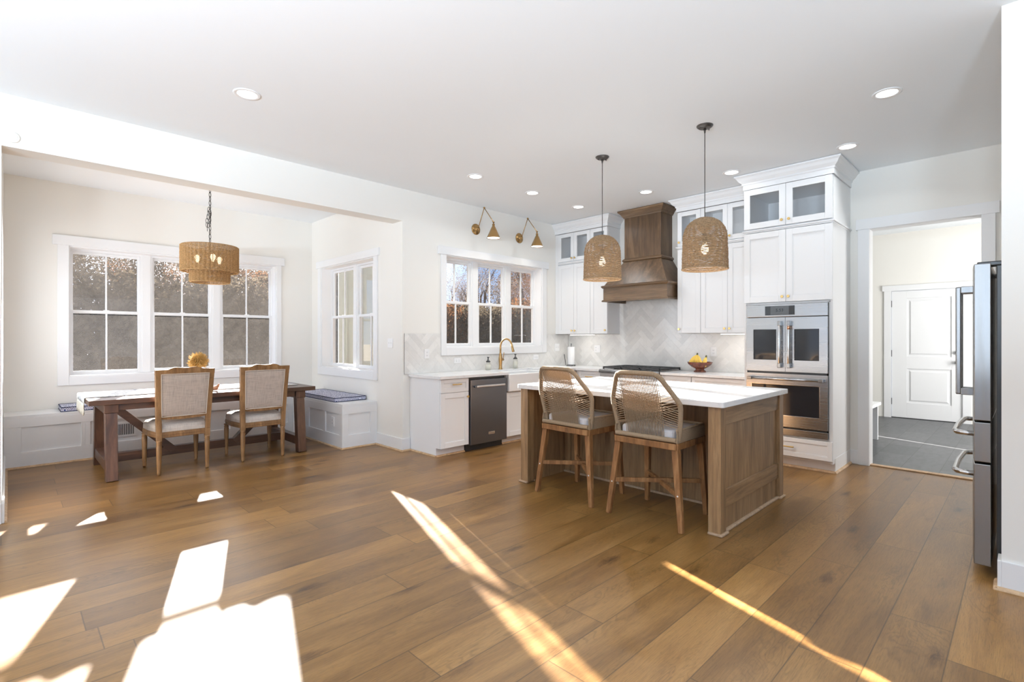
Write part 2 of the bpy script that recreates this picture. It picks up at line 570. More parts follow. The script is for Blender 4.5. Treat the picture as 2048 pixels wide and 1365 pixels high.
def floorm():
    t = NT('oak_plank_floor')
    PW, PL = 0.2365, 1.62
    tc = t.n('TexCoord')
    sx = t.n('SeparateXYZ', {0: tc.outputs['Object']})
    X, Y = sx.outputs[0], sx.outputs[1]
    ry = t.math('DIVIDE', Y, PW)
    row = t.math('FLOOR', ry)
    fy = t.math('FRACT', ry)
    wn = t.n('TexWhiteNoise', {'W': row}, noise_dimensions='1D')
    xs = t.math('ADD', t.math('DIVIDE', X, PL), t.math('MULTIPLY', wn.outputs['Value'], 7.31))
    pid = t.math('FLOOR', xs)
    fx = t.math('FRACT', xs)
    cid = t.n('CombineXYZ', {0: row, 1: pid, 2: 3.0})
    pr = t.n('TexWhiteNoise', {'Vector': cid.outputs[0]}, noise_dimensions='3D')
    r = pr.outputs['Value']
    off = t.math('MULTIPLY', r, 61.0)
    def vec(kx, ky, add=0.0):
        return t.n('CombineXYZ', {0: t.math('MULTIPLY_ADD', X, kx, off), 1: t.math('MULTIPLY', Y, ky), 2: t.math('ADD', off, add)}).outputs[0]
    grain = t.noise(vec(0.9, 5.0), 1.0, 6, 0.6, 0.8)
    fine = t.noise(vec(9.0, 210.0, 5.0), 1.0, 4, 0.7)
    pores = t.noise(vec(26.0, 420.0, 1.0), 1.0, 2, 0.5)
    warp = t.noise(vec(1.6, 6.0, 9.0), 1.0, 3, 0.55, 0.6)
    rings = t.math('SINE', t.math('MULTIPLY', warp, 120.0))
    zone = t.ramp(t.noise(vec(0.8, 4.5, 33.0), 1.0, 2), [(0.50, 0.0), (0.62, 1.0)])
    base = t.ramp(grain, [(0.28, (0.112, 0.053, 0.014)), (0.48, (0.180, 0.091, 0.027)), (0.70, (0.248, 0.134, 0.045))])
    tint = t.ramp(r, [(0.0, (0.74, 0.71, 0.70)), (0.35, (0.95, 0.94, 0.93)), (0.7, (1.06, 1.05, 1.03)), (1.0, (1.24, 1.22, 1.16))])
    col = t.mix(1.0, base, tint, 'MULTIPLY')
    ringc = t.ramp(t.math('MULTIPLY_ADD', rings, 0.5, 0.5), [(0.0, 0.72), (0.35, 1.0)])
    col = t.mix(t.math('MULTIPLY', zone, 0.8), col, t.mix(1.0, col, ringc, 'MULTIPLY'))
    col = t.mix(0.8, col, t.ramp(fine, [(0.34, 0.74), (0.56, 1.06)]), 'MULTIPLY')
    col = t.mix(0.6, col, t.ramp(pores, [(0.30, 0.55), (0.42, 1.0)]), 'MULTIPLY')
    vo = t.n('TexVoronoi', {'Vector': vec(1.55, 4.6, 21.0), 'Scale': 1.0, 'Randomness': 1.0})
    smear = t.noise(vec(9.0, 34.0, 2.0), 1.0, 5, 0.75, 1.0)
    kd = t.math('MULTIPLY_ADD', smear, 0.42, vo.outputs['Distance'])
    knot = t.ramp(kd, [(0.22, (0.16, 0.12, 0.09)), (0.29, (0.55, 0.50, 0.46)), (0.40, (1, 1, 1))])
    col = t.mix(0.9, col, knot, 'MULTIPLY')
    ex = t.math('MULTIPLY', t.math('MINIMUM', fx, t.math('SUBTRACT', 1.0, fx)), PL)
    ey = t.math('MULTIPLY', t.math('MINIMUM', fy, t.math('SUBTRACT', 1.0, fy)), PW)
    ed = t.math('MINIMUM', ex, ey)
    seam = t.ramp(ed, [(0.0008, 0.28), (0.0028, 1.0)])
    col = t.mix(1.0, col, seam, 'MULTIPLY')
    h = t.math('ADD', t.math('MULTIPLY', fine, 0.35), t.ramp(ed, [(0.0, 0.0), (0.004, 1.0)]))
    rough = t.math('MULTIPLY_ADD', grain, 0.12, 0.27)
    return t.bsdf(col, rough, bump=h, bstr=0.05, bdist=0.001, spec=0.36)
M['floor'] = floorm()

def slatem():
    t = NT('dark_slate_tile_floor')
    tc = t.n('TexCoord')
    br = t.n('TexBrick', {'Vector': tc.outputs['Object'], 'Color1': (0.062, 0.064, 0.068), 'Color2': (0.095, 0.096, 0.1), 'Mortar': (0.03, 0.03, 0.03), 'Scale': 1.0, 'Mortar Size': 0.003, 'Mortar Smooth': 0.2, 'Bias': 0.0, 'Brick Width': 0.62, 'Row Height': 0.31})
    br.offset = 0.5
    n1 = t.noise(t.coord((3, 9, 3)), 2.0, 6, 0.6, 0.6)
    col = t.mix(0.8, br.outputs['Color'], t.ramp(n1, [(0.3, 0.7), (0.7, 1.25)]), 'MULTIPLY')
    return t.bsdf(col, 0.42, bump=n1, bstr=0.25, bdist=0.003)
M['slate'] = slatem()

def patterncloth(name, sc=9.0):
    t = NT(name)
    vo = t.n('TexVoronoi', {'Vector': t.coord(), 'Scale': sc, 'Randomness': 0.25})
    d = vo.outputs['Distance']
    n1 = t.noise(t.coord(), 26, 2, 0.5, 0.6)
    w = t.math('MULTIPLY_ADD', t.math('SINE', t.math('MULTIPLY_ADD', n1, 7.0, t.math('MULTIPLY', d, 60.0))), 0.5, 0.5)
    col = t.ramp(w, [(0.30, (0.035, 0.045, 0.15)), (0.44, (0.74, 0.74, 0.80))])
    return t.bsdf(col, 0.9, bump=t.noise(t.coord(), 500, 2), bstr=0.2, bdist=0.001, spec=0.15)
M['medallion'] = patterncloth('navy_medallion_cloth')

def runnerm():
    t = NT('white_runner_cloth')
    n1 = t.noise(t.coord((5, 9, 5)), 1.3, 5, 0.65, 1.2)
    n2 = t.noise(t.coord((40, 120, 40)), 1.0, 3)
    k = t.math('MULTIPLY_ADD', n2, 0.25, n1)
    col = t.ramp(k, [(0.52, (0.06, 0.07, 0.14)), (0.57, (0.80, 0.80, 0.79))])
    return t.bsdf(col, 0.95, bump=n2, bstr=0.3, bdist=0.001, spec=0.1)
M['runner'] = runnerm()
M['fringe'] = paint('cream_fringe', (0.78, 0.75, 0.66), 0.95)
M['grass_dry'] = paint('golden_dried_grass', (0.55, 0.34, 0.10), 0.8, 0.3, 0.2)
M['ceramic'] = paint('matte_cream_ceramic', (0.7, 0.66, 0.58), 0.6)

def bananam():
    t = NT('banana_skin')
    sx = t.n('SeparateXYZ', {0: t.n('TexCoord').outputs['Object']})
    n1 = t.noise(t.coord(), 60, 3)
    n2 = t.noise(t.coord(), 170, 2)
    col = t.mix(n1, (0.72, 0.46, 0.06), (0.85, 0.60, 0.13))
    col = t.mix(t.ramp(n2, [(0.66, 0.0), (0.72, 0.8)]), col, (0.25, 0.13, 0.03))
    return t.bsdf(col, 0.45)
M['banana'] = bananam()
M['bananatip'] = paint('banana_stem', (0.05, 0.055, 0.02), 0.7, 0.3)

def leafm(name, a, b, trans=0.2):
    t = NT(name)
    oi = t.n('ObjectInfo')
    n1 = t.noise(t.coord(), 3.0, 3)
    col = t.mix(n1, a, b)
    d = t.n('BsdfDiffuse', {'Color': col})
    tr = t.n('BsdfTranslucent', {'Color': col})
    mx = t.n('MixShader', {0: trans, 1: d.outputs[0], 2: tr.outputs[0]})
    t.put(t.out.inputs['Surface'], mx.outputs[0])
    return t.m
M['leaf_rust'] = leafm('rust_autumn_leaves', (0.075, 0.034, 0.016), (0.135, 0.068, 0.033))
M['leaf_green'] = leafm('dull_green_leaves', (0.040, 0.034, 0.024), (0.085, 0.066, 0.045))
M['leaf_grey'] = leafm('grey_brown_twigs', (0.075, 0.06, 0.052), (0.14, 0.11, 0.09))
M['bark'] = paint('grey_bark', (0.10, 0.082, 0.07), 0.9, 0.3, 0.5, 20)
M['earth'] = NT('leaf_littered_ground').bsdf((0.06, 0.045, 0.03), 0.95)
def sidingm():
    t = NT('pale_siding_paint')
    n1 = t.noise(t.coord((2, 2, 30)), 2, 4)
    return t.bsdf(t.mix(n1, (0.20, 0.215, 0.185), (0.26, 0.275, 0.24)), 0.8)
M['siding'] = sidingm()
M['cladding'] = paint('grey_outer_cladding', (0.06, 0.062, 0.06), 0.85, 0.05)  # kept dark to cut sun bounce onto the outbuilding
# ================================================================ SETTING
ZC = 3.16            # ceiling
YN = 5.284           # kitchen window wall (room face)
YB = 7.85            # nook back wall
XE = 6.535           # range wall
XN0, XN1 = -0.03, 3.38   # nook side walls
TH = 0.22
KITCHEN_F = lambda u, w, d: (u, YN - d, w)       # window wall: u = x, d = towards the room
NOOK_F = lambda u, w, d: (u, YB - d, w)
SIDE_F = lambda u, w, d: (XN1 - d, u, w)
RANGE_F = lambda u, w, d: (XE - d, u, w)

def wall_grid(m, f, u0, u1, w0, w1, holes, d0, d1):
    us = sorted(set([u0, u1] + [h[0] for h in holes] + [h[1] for h in holes]))
    for a, b in zip(us, us[1:]):
        mid = (a + b) / 2
        hs = sorted([h for h in holes if h[0] < mid < h[1]], key=lambda h: h[2])
        z = w0
        for h in hs:
            if h[2] > z:
                m.fbox(f, a, b, z, h[2], d0, d1)
            z = h[3]
        if z < w1:
            m.fbox(f, a, b, z, w1, d0, d1)
    return m

m = MB(); m.box(-4.6, 6.60, -5.7, 8.1, -0.12, 0.0)
struct(m.build('floor', M['floor']), 'wide plank oak floor of the kitchen')
m = MB(); m.box(6.60, 11.0, -1.6, 5.5, -0.12, 0.0)
struct(m.build('floor_mudroom', M['slate']), 'dark slate tile floor beyond the doorway')
m = MB(); m.box(-4.8, 11.2, -5.9, 8.3, ZC, ZC + 0.15)
struct(m.build('ceiling', M['ceiling']), 'flat white ceiling')

KW = (4.03, 5.88, 1.236, 2.44)     # kitchen window opening
DW = (0.51, 2.845, 0.913, 2.44)    # dining window opening
SW = (5.943, 7.502, 0.93, 2.42)    # side window opening
m = MB()
wall_grid(m, KITCHEN_F, XN1, XE + TH, 0, ZC, [KW], -TH, 0)
m.fbox(KITCHEN_F, XN0, XN1, 2.775, ZC, -TH, 0)
m.fbox(KITCHEN_F, -4.6, XN0, 0, ZC, -TH, 0)
struct(m.build('wall_north', M['wall']), 'cream kitchen wall with the sink window and the nook opening')
m = MB(); wall_grid(m, NOOK_F, XN0 - TH, XN1 + TH, 0, ZC, [DW], -TH, 0)
struct(m.build('wall_nook_back', M['wall']), 'cream back wall of the dining nook')
m = MB(); wall_grid(m, SIDE_F, YN + TH, YB, 0, ZC, [SW], -TH, 0)
struct(m.build('wall_nook_right', M['wall']), 'cream right wall of the dining nook')
LEFT_F = lambda u, w, d: (XN0 + d, u, w)
LW = SW
m = MB(); wall_grid(m, LEFT_F, YN + TH, YB, 0, ZC, [LW], -TH, 0)
struct(m.build('wall_nook_left', M['wall']), 'cream left wall of the dining nook')
m = MB(); wall_grid(m, RANGE_F, -0.9, YN, 0, ZC, [(0.297, 1.177, 0, 2.525)], -0.13, 0)
struct(m.build('wall_east', M['wall']), 'cream wall behind the range and around the doorway')
m = MB(); m.box(3.825, 3.94, -5.5, 0.0945, 0, ZC)
struct(m.build('wall_fridge', M['wall']), 'cream wall end in front of the refrigerator')
m = MB(); m.box(3.94, XE, -0.9, -0.75, 0, ZC)
struct(m.build('wall_fridge_back', M['wall']), 'wall behind the refrigerator')
SOUTH_F = lambda u, w, d: (u, -5.5 + d, w)
WEST_F = lambda u, w, d: (-4.5 + d, u, w)
m = MB(); wall_grid(m, SOUTH_F, -4.7, 3.94, 0, ZC, [(x - 1.15, x + 1.15, 0.2, 2.8) for x in (-3.0, -0.3, 2.4)], -0.2, 0)
struct(m.build('wall_south', M['wall']), 'living area wall behind the camera')
m = MB(); wall_grid(m, WEST_F, -5.7, 5.5, 0, ZC, [(y - 1.15, y + 1.15, 0.2, 2.8) for y in (-3.6, -0.2, 3.2)], -0.2, 0)
struct(m.build('wall_west', M['wall']), 'living area wall left of the camera')

m = MB()
m.box(XN1 + TH, XE + TH, YN + TH, YN + TH + 0.03, -0.5, 1.15); m.box(XN1 + TH, XE + TH, YN + TH, YN + TH + 0.03, 2.5, ZC + 0.3)
m.box(XN1 + TH, 3.95, YN + TH, YN + TH + 0.03, 1.15, 2.5); m.box(5.96, XE + TH, YN + TH, YN + TH + 0.03, 1.15, 2.5)
m.box(XN1 + TH, XN1 + TH + 0.03, YN + TH + 0.03, YB + TH, -0.5, 0.85); m.box(XN1 + TH, XN1 + TH + 0.03, YN + TH + 0.03, YB + TH, 2.5, ZC + 0.3)
m.box(XN1 + TH, XN1 + TH + 0.03, YN + TH + 0.03, 5.86, 0.85, 2.5)
struct(m.build('wall_bounce_cladding', M['cladding']), 'unseen dark cladding added to cut sun bounce off the house')  # unseen skin, added so the sunlit outer walls bounce less light

# mudroom shell
MX = 10.82
MUD_F = lambda u, w, d: (MX - d, u, w)
m = MB(); wall_grid(m, MUD_F, -1.6, 5.5, 0, ZC, [(0.71, 1.64, 0, 2.17)], -0.15, 0)
struct(m.build('wall_mudroom_back', M['wall']), 'cream mudroom wall around the white door')
m = MB(); m.box(6.665, 8.38, 1.86, 5.284, 0, ZC)
struct(m.build('wall_mudroom_closet', M['wall']), 'cream wall behind the mudroom bench')
NM_F = lambda u, w, d: (u, 5.284 - d, w)
m = MB(); wall_grid(m, NM_F, 8.38, MX + 0.15, 0, ZC, [(9.855, 9.955, 0.3, 2.1)], -TH, 0)
struct(m.build('wall_mudroom_north', M['wall']), 'outer wall of the mudroom')
m = MB(); wall_grid(m, lambda u, w, d: (u, -1.45 + d, w), 6.665, MX + 0.15, 0, ZC, [(8.15, 9.85, 0.5, 2.5)], -0.15, 0)
struct(m.build('wall_mudroom_south', M['wall']), 'mudroom wall out of view')

# ---- baseboards and oak shoe mouldings
def baseboard(side, f, u0, u1, label, h=0.15, th=0.016):
    m = MB(); m.fbox(f, u0, u1, 0, h, 0, th)
    o = struct(m.build('baseboard_' + side, M['trim'], bevel=0.003), label)
TRIM = [0]
def trim(mb, mt, label, bevel=0.0, seg=2):
    TRIM[0] += 1
    o = struct(mb.build('trim_%d' % TRIM[0], mt, bevel=bevel, seg=seg), label)
    return o
def shoe_prism(m, f, u0, u1, d0, r=0.018):
    pts = [(0, 0), (r, 0)] + [(r * math.cos(a), r * math.sin(a)) for a in (0.4, 0.8, 1.2)] + [(0, r)]
    m.prism([(d0 + p, q) for p, q in pts], u0, u1, lambda d, w, u: f(u, w, d))

baseboard('nook_right', SIDE_F, YN, 5.89, 'white baseboard between the bench and the jamb')
baseboard('north', KITCHEN_F, XN1 - 0.016, 3.478, 'white baseboard stub beside the cabinet end panel')
baseboard('north_left', KITCHEN_F, -4.5, XN0, 'baseboard left of the nook')
baseboard('nook_left', lambda u, w, d: (XN0 + d, u, w), YN, 7.41, 'white baseboard on the nook left wall')
baseboard('east', RANGE_F, 1.275, 1.352, 'short white baseboard between oven cabinet and door casing')
baseboard('fridge', lambda u, w, d: (3.825 - d, u, w), -5.5, 0.0945, 'white baseboard on the wall end by the refrigerator', 0.157)
baseboard('fridge_end', lambda u, w, d: (u, 0.0945 + d, w), 3.809, 3.94, 'white baseboard return at the wall end', 0.157)
m = MB()
shoe_prism(m, SIDE_F, YN - 0.03, 5.86, 0.016)
shoe_prism(m, KITCHEN_F, XN1 - 0.03, 3.478, 0.016)
trim(m, M['shoe'], 'oak shoe moulding at the nook jamb')
m = MB(); shoe_prism(m, lambda u, w, d: (XN0 + d, u, w), YN, 7.39, 0.016)
trim(m, M['shoe'], 'oak shoe moulding on the nook left wall')
m = MB()
shoe_prism(m, lambda u, w, d: (3.825 - d, u, w), -5.5, 0.125, 0.016)
shoe_prism(m, lambda u, w, d: (u, 0.0945 + d, w), 3.795, 3.94, 0.016)
trim(m, M['shoe'], 'oak shoe moulding around the wall end')
m = MB(); m.box(6.545, 6.62, 0.299, 1.175, 0.0, 0.012)
trim(m, M['shoe'], 'oak threshold strip at the mudroom doorway', 0.004)

# doorway casing
m = MB()
for s in (0, 1):
    a, b = ((1.177, 1.278), (0.20, 0.297))[s]
    m.fbox(RANGE_F, a, b, 0, 2.525, 0, 0.024)
m.fbox(RANGE_F, 0.172, 1.295, 2.525, 2.635, 0, 0.03)
for a, b in ((1.177 - 0.002, 1.177), (0.297, 0.299)):
    m.fbox(RANGE_F, a, b, 0, 2.525, -0.15, 0.0)
m.fbox(RANGE_F, 0.297, 1.177, 2.523, 2.525, -0.15, 0.0)
trim(m, M['trim'], 'white flat casing around the mudroom doorway', 0.003)

# ---------------------------------------------------------------- windows
def window(n, f, op, units, recess, cas, head, apron, gl, label, mull=0.085, cased=True):
    u0, u1, w0, w1 = op
    root = thing('window_%d' % n, label, 'window', f((u0 + u1) / 2, w0, 0))
    root['kind'] = 'structure'
    m = MB()
    cl, crr = cas if cased else (0.002, 0.002)
    m.fbox(f, u0 - cl, u0, w0 - apron, w1, 0, 0.02)
    m.fbox(f, u1, u1 + crr, w0 - apron, w1, 0, 0.02)
    m.fbox(f, u0, u1, w0 - apron, w0, 0, 0.02)
    m.fbox(f, u0 - cl - 0.045, u1 + crr + 0.045, w1, w1 + head, 0, 0.027)
    if cased:
        m.build('casing', M['trim'], root, bevel=0.003)
    m = MB()
    t = 0.012
    for a, b in ((u0, u0 + t), (u1 - t, u1)):
        m.fbox(f, a, b, w0, w1, -recess - 0.07, 0.0)
    m.fbox(f, u0 + t, u1 - t, w0, w0 + t, -recess - 0.07, 0.0)
    m.fbox(f, u0 + t, u1 - t, w1 - t, w1, -recess - 0.07, 0.0)
    m.build('jamb_liner', M['trim'], root)
    m = MB()
    uw = (u1 - u0 - mull * (units - 1)) / units
    ed = []
    for i in range(units):
        a = u0 + i * (uw + mull)
        ed.append((a, a + uw))
        if i:
            m.fbox(f, a - mull, a, w0 + t, w1 - t, -recess - 0.07, -recess + 0.006)
    for a, b in ed:
        m.fbox(f, a, a + 0.022, w0 + t, w1 - t, -recess - 0.07, -recess - 0.004)
        m.fbox(f, b - 0.022, b, w0 + t, w1 - t, -recess - 0.07, -recess - 0.004)
        m.fbox(f, a + 0.022, b - 0.022, w1 - 0.036, w1 - t, -recess - 0.07, -recess - 0.004)
        m.fbox(f, a + 0.022, b - 0.022, w0 + t, w0 + 0.022, -recess - 0.07, -recess - 0.004)
    m.build('frame', M['trim'], root)
    mid = (w0 + w1) / 2 - 0.0
    for a, b in ed:
        for k, (z0, z1, d) in enumerate(((w0 + 0.022, mid + 0.022, -recess - 0.012), (mid - 0.018, w1 - 0.036, -recess - 0.040))):
            m = MB()
            s, d1 = 0.026, d - 0.026
            x0, x1 = a + 0.022, b - 0.022
            lo = 0.034 if k == 0 else 0.036
            m.fbox(f, x0, x0 + s, z0, z1, d1, d)
            m.fbox(f, x1 - s, x1, z0, z1, d1, d)
            m.fbox(f, x0 + s, x1 - s, z0, z0 + lo, d1, d)
            m.fbox(f, x0 + s, x1 - s, z1 - 0.034, z1, d1, d)
            c = (x0 + x1) / 2
            m.fbox(f, c - 0.009, c + 0.009, z0 + lo, z1 - 0.034, d1 + 0.004, d - 0.003)
            so = m.build('lower_sash' if k == 0 else 'upper_sash', M['trim'], root, bevel=0.002)
            p = MB()
            p.fbox(f, x0 + s, x1 - s, z0 + lo, z1 - 0.034, d1 + 0.011, d1 + 0.015)
            p.build('pane', gl, so)
            if k == 0:
                q = MB()
                q.fbox(f, c - 0.03, c + 0.03, z1 - 0.004, z1 + 0.008, d - 0.02, d - 0.002)
                q.build('sash_lock', M['plate'], so, bevel=0.003)
    return root
window(1, NOOK_F, DW, 3, 0.13, (0.10, 0.065), 0.115, 0.102, M['glass_dirty'], 'wide three-unit white window behind the dining table')
window(2, SIDE_F, SW, 2, 0.14, (0.09, 0.10), 0.10, 0.112, M['glass'], 'two-unit white window on the right nook wall above the bench')
window(3, KITCHEN_F, KW, 3, 0.13, (0.085, 0.10), 0.105, 0.10, M['glass'], 'three-unit white window above the farmhouse sink')
window(5, LEFT_F, SW, 2, 0.14, (0.09, 0.10), 0.10, 0.112, M['glass'], 'unseen two-unit window added on the left nook wall for fill light', cased=False)  # made-up window out of view, opening for the nook fill light
w4 = thing('window_4', 'narrow mudroom sidelight', 'window', (9.9, 5.284, 0.3)); w4['kind'] = 'structure'
m = MB(); m.box(9.855, 9.955, 5.39, 5.394, 0.3, 2.1); m.build('pane', M['glass'], w4)

# mudroom door
d1 = thing('door_1', 'white two-panel mudroom door with black hinges', 'door', (MX, 1.175, 0)); d1['kind'] = 'structure'
m = MB()
y0, y1, z1 = 0.715, 1.632, 2.163
pan = ((0.265, 0.846), (1.053, 2.036))
pu0, pu1 = 0.848, 1.425
xs = [y0, pu0, pu1, y1]
m.fbox(MUD_F, y0, pu0, 0.012, z1, -0.05, -0.006)
m.fbox(MUD_F, pu1, y1, 0.012, z1, -0.05, -0.006)
zz = 0.012
for a, b in pan:
    m.fbox(MUD_F, pu0, pu1, zz, a, -0.05, -0.006)
    m.fbox(MUD_F, pu0, pu1, a, b, -0.05, -0.02)
    q = lambda i, d: [MUD_F(pu0 + i, a + i, d), MUD_F(pu1 - i, a + i, d), MUD_F(pu1 - i, b - i, d), MUD_F(pu0 + i, b - i, d)]
    m.hexa(q(0.028, -0.021), q(0.055, -0.009))
    zz = b
m.fbox(MUD_F, pu0, pu1, zz, z1, -0.05, -0.006)
m.build('door_panel', M['trim'], d1, bevel=0.002)
m = MB()
m.fbox(MUD_F, y1 + 0.004, y1 + 0.105, 0, 2.17, 0, 0.02)
m.fbox(MUD_F, y0 - 0.105, y0 - 0.004, 0, 2.17, 0, 0.02)
m.fbox(MUD_F, y0 - 0.13, y1 + 0.13, 2.17, 2.265, 0, 0.025)
m.build('casing', M['trim'], d1, bevel=0.002)
for z in (0.28, 1.10, 1.95):
    m = MB(); m.fbox(MUD_F, y1 - 0.004, y1 + 0.014, z - 0.055, z + 0.055, -0.006, 0.012)
    m.build('hinge', M['black'], d1)
m = MB()
m.lathe([(0.030, 0), (0.030, -0.012), (0.012, -0.014), (0.012, -0.04), (0.026, -0.045), (0.028, -0.06), (0.018, -0.072), (0.001, -0.074)], 16, (MX - 0.006, 0.775, 0.97), 'x')
m.build('door_knob', M['black'], d1)
m = MB(); m.lathe([(0.030, 0), (0.030, -0.02), (0.022, -0.026), (0.001, -0.026)], 16, (MX - 0.006, 0.775, 1.13), 'x')
m.build('deadbolt', M['black'], d1)
m = MB(); m.fbox(MUD_F, 0.71, 1.64, 0, 0.012, -0.12, 0.0); m.build('sill', M['dark'], d1)

# mudroom bench
mb = thing('mudroom_bench', 'white built-in bench with open cubby beyond the doorway', 'bench', (7.55, 1.62, 0))
m = MB(); m.box(6.68, 8.33, 1.37, 1.855, 0.465, 0.505); m.build('seat', M['bench'], mb, bevel=0.004)
for x in (6.69, 7.47, 8.275):
    m = MB(); m.box(x, x + 0.04, 1.40, 1.855, 0.0, 0.465); m.build('side_panel', M['bench'], mb, bevel=0.002)
m = MB(); m.box(6.73, 8.275, 1.84, 1.855, 0.0, 0.465); m.build('back_panel', M['bench'], mb)

# crown and belt mouldings of the cabinets
def crown(m, xf, y0, y1, left, right, depth, z0=3.0, z1=3.155, out=0.085, back=XE):
    """crown along a front at x = xf with mitred returns; left = +y end, right = -y end"""
    prof = [(0.0, z0), (0.012, z0), (0.012, z0 + 0.05), (0.022, z0 + 0.058), (0.022, z0 + 0.072), (0.034, z0 + 0.082), (0.052, z0 + 0.1), (0.066, z0 + 0.125), (out - 0.006, z1 - 0.018), (out, z1 - 0.014), (out, z1), (0.0, z1)]
    def loop(o, z):
        pts = []
        pts.append((back, y1 + (o if left else 0), z))
        pts.append((xf - o, y1 + (o if left else 0), z))
        pts.append((xf - o, y0 - (o if right else 0), z))
        pts.append((back, y0 - (o if right else 0), z))
        return pts
    b = len(m.v)
    for o, z in prof:
        m.v.extend(loop(o, z))
    n = len(prof)
    for i in range(n):
        j = (i + 1) % n
        for k in range(3):
            m.face([b + i * 4 + k, b + i * 4 + k + 1, b + j * 4 + k + 1, b + j * 4 + k])
    m.face([b + i * 4 for i in range(n)]); m.face([b + i * 4 + 3 for i in reversed(range(n))])
m = MB(); crown(m, 5.83, 1.352, 2.207, True, True, 0.7)
trim(m, M['cab'], 'white crown moulding on the tall oven cabinet')
m = MB(); crown(m, 6.205, 4.293, 5.284, False, True, 0.33)
trim(m, M['cab'], 'white crown moulding over the cabinets by the window wall')
m = MB(); crown(m, 6.205, 2.21, 3.20, True, False, 0.33)
trim(m, M['cab'], 'white crown moulding over the cabinets between hood and oven')
# ================================================================ KITCHEN CABINETS
ZT = 0.925          # worktop height
WF = lambda u, w, d: (u, 4.66 - d, w)        # door face plane of window-wall base units (d outwards)
RF = lambda u, w, d: (5.925 - d, u, w)       # door face plane of range-wall base units
UF = lambda u, w, d: (6.205 - d, u, w)       # wall cabinets
OF = lambda u, w, d: (5.83 - d, u, w)        # tall oven cabinet

def knob(f, u, w, parent, d=0.0):
    m = MB()
    o = f(u, w, d); n = Vector(f(u, w, d + 1)) - Vector(o)
    a = Vector(o)
    prof = [(0.0, 0.006), (0.006, 0.006), (0.014, 0.0055), (0.016, 0.010), (0.020, 0.0145), (0.026, 0.0150), (0.028, 0.013)]
    m.tube([a + n * t for t, r in prof], [r for t, r in prof], 12)
    return m.build('knob', M['brass'], parent)
def pull(f, u0, u1, w, parent, d=0.0, vert=False):
    m = MB()
    c = (u0 + u1) / 2
    for u in (u0 + 0.02, u1 - 0.02):
        m.tube([f(u, w, d), f(u, w, d + 0.028)], 0.005, 8)
    m.tube([f(u0, w, d + 0.03), f(u0 + 0.012, w, d + 0.031), f(c, w, d + 0.031), f(u1 - 0.012, w, d + 0.031), f(u1, w, d + 0.03)], [0.0065, 0.0078, 0.006, 0.0078, 0.0065], 8)
    return m.build('handle', M['brass'], parent)
def shaker(f, u0, u1, w0, w1, name, parent, rail=0.058, th=0.02, rec=0.009, mt=None, glassd=False, kn=None, drop=None):
    g = 0.0016
    u0 += g; u1 -= g; w0 += g; w1 -= g
    m = MB()
    m.fbox(f, u0, u0 + rail, w0, w1, -th, 0)
    m.fbox(f, u1 - rail, u1, w0, w1, -th, 0)
    m.fbox(f, u0 + rail, u1 - rail, w0, w0 + rail, -th, 0)
    m.fbox(f, u0 + rail, u1 - rail, w1 - rail, w1, -th, 0)
    if not glassd:
        m.fbox(f, u0 + rail - 0.002, u1 - rail + 0.002, w0 + rail - 0.002, w1 - rail + 0.002, -th, -rec)
        b = 0.008
        # small bevelled inner lip
        for (a0, b0, a1, b1) in ((u0 + rail, w0 + rail, u0 + rail + b, w1 - rail), (u1 - rail - b, w0 + rail, u1 - rail, w1 - rail)):
            m.fbox(f, a0, a1, b0, b1, -rec, -rec + 0.004)
        for (a0, b0, a1, b1) in ((u0 + rail + b, w0 + rail, u1 - rail - b, w0 + rail + b), (u0 + rail + b, w1 - rail - b, u1 - rail - b, w1 - rail)):
            m.fbox(f, a0, a1, b0, b1, -rec, -rec + 0.004)
    o = m.build(name, mt or M['cab'], parent, bevel=0.0015, seg=1)
    if glassd:
        p = MB(); p.fbox(f, u0 + rail - 0.004, u1 - rail + 0.004, w0 + rail - 0.004, w1 - rail + 0.004, -th + 0.006, -th + 0.010)
        p.build('glass_pane', M['glass_cab'], o)
    if kn:
        knob(f, kn[0], kn[1], o)
    return o

def carcass(f, u0, u1, w0, w1, depth, name, parent, th=0.018, open_front=True):
    m = MB()
    m.fbox(f, u0, u0 + th, w0, w1, -depth, -0.021)
    m.fbox(f, u1 - th, u1, w0, w1, -depth, -0.021)
    m.fbox(f, u0 + th, u1 - th, w0, w0 + th, -depth, -0.021)
    m.fbox(f, u0 + th, u1 - th, w1 - th, w1, -depth, -0.021)
    m.fbox(f, u0 + th, u1 - th, w0 + th, w1 - th, -depth, -depth + 0.008)
    return m.build(name, M['cab'], parent)

# ---- base units on the window wall
DEP = 5.284 - 4.66 - 0.002
t = thing('base_cabinet', 'white end base cabinet with one drawer and one door left of the dishwasher', 'cabinet', (3.69, 4.97, 0), 'base cabinets')
m = MB(); m.fbox(WF, 3.482, 3.897, 0.10, ZT - 0.03, -DEP, -0.021); m.fbox(WF, 3.482, 3.897, 0.0, 0.10, -DEP, -0.09)
m.build('body', M['cab'], t, bevel=0.0015, seg=1)
dr = shaker(WF, 3.484, 3.895, 0.732, 0.888, 'drawer', t, rail=0.042)
pull(WF, 3.635, 3.765, 0.826, dr)
shaker(WF, 3.484, 3.895, 0.10, 0.73, 'door', t, kn=(3.868, 0.672))
m = MB(); shoe_prism(m, WF, 3.482, 3.897, -0.09); shoe_prism(m, lambda u, w, d: (3.482 - d, u, w), 4.752, 5.284, 0.0)
m.build('shoe_moulding', M['shoe'], t)

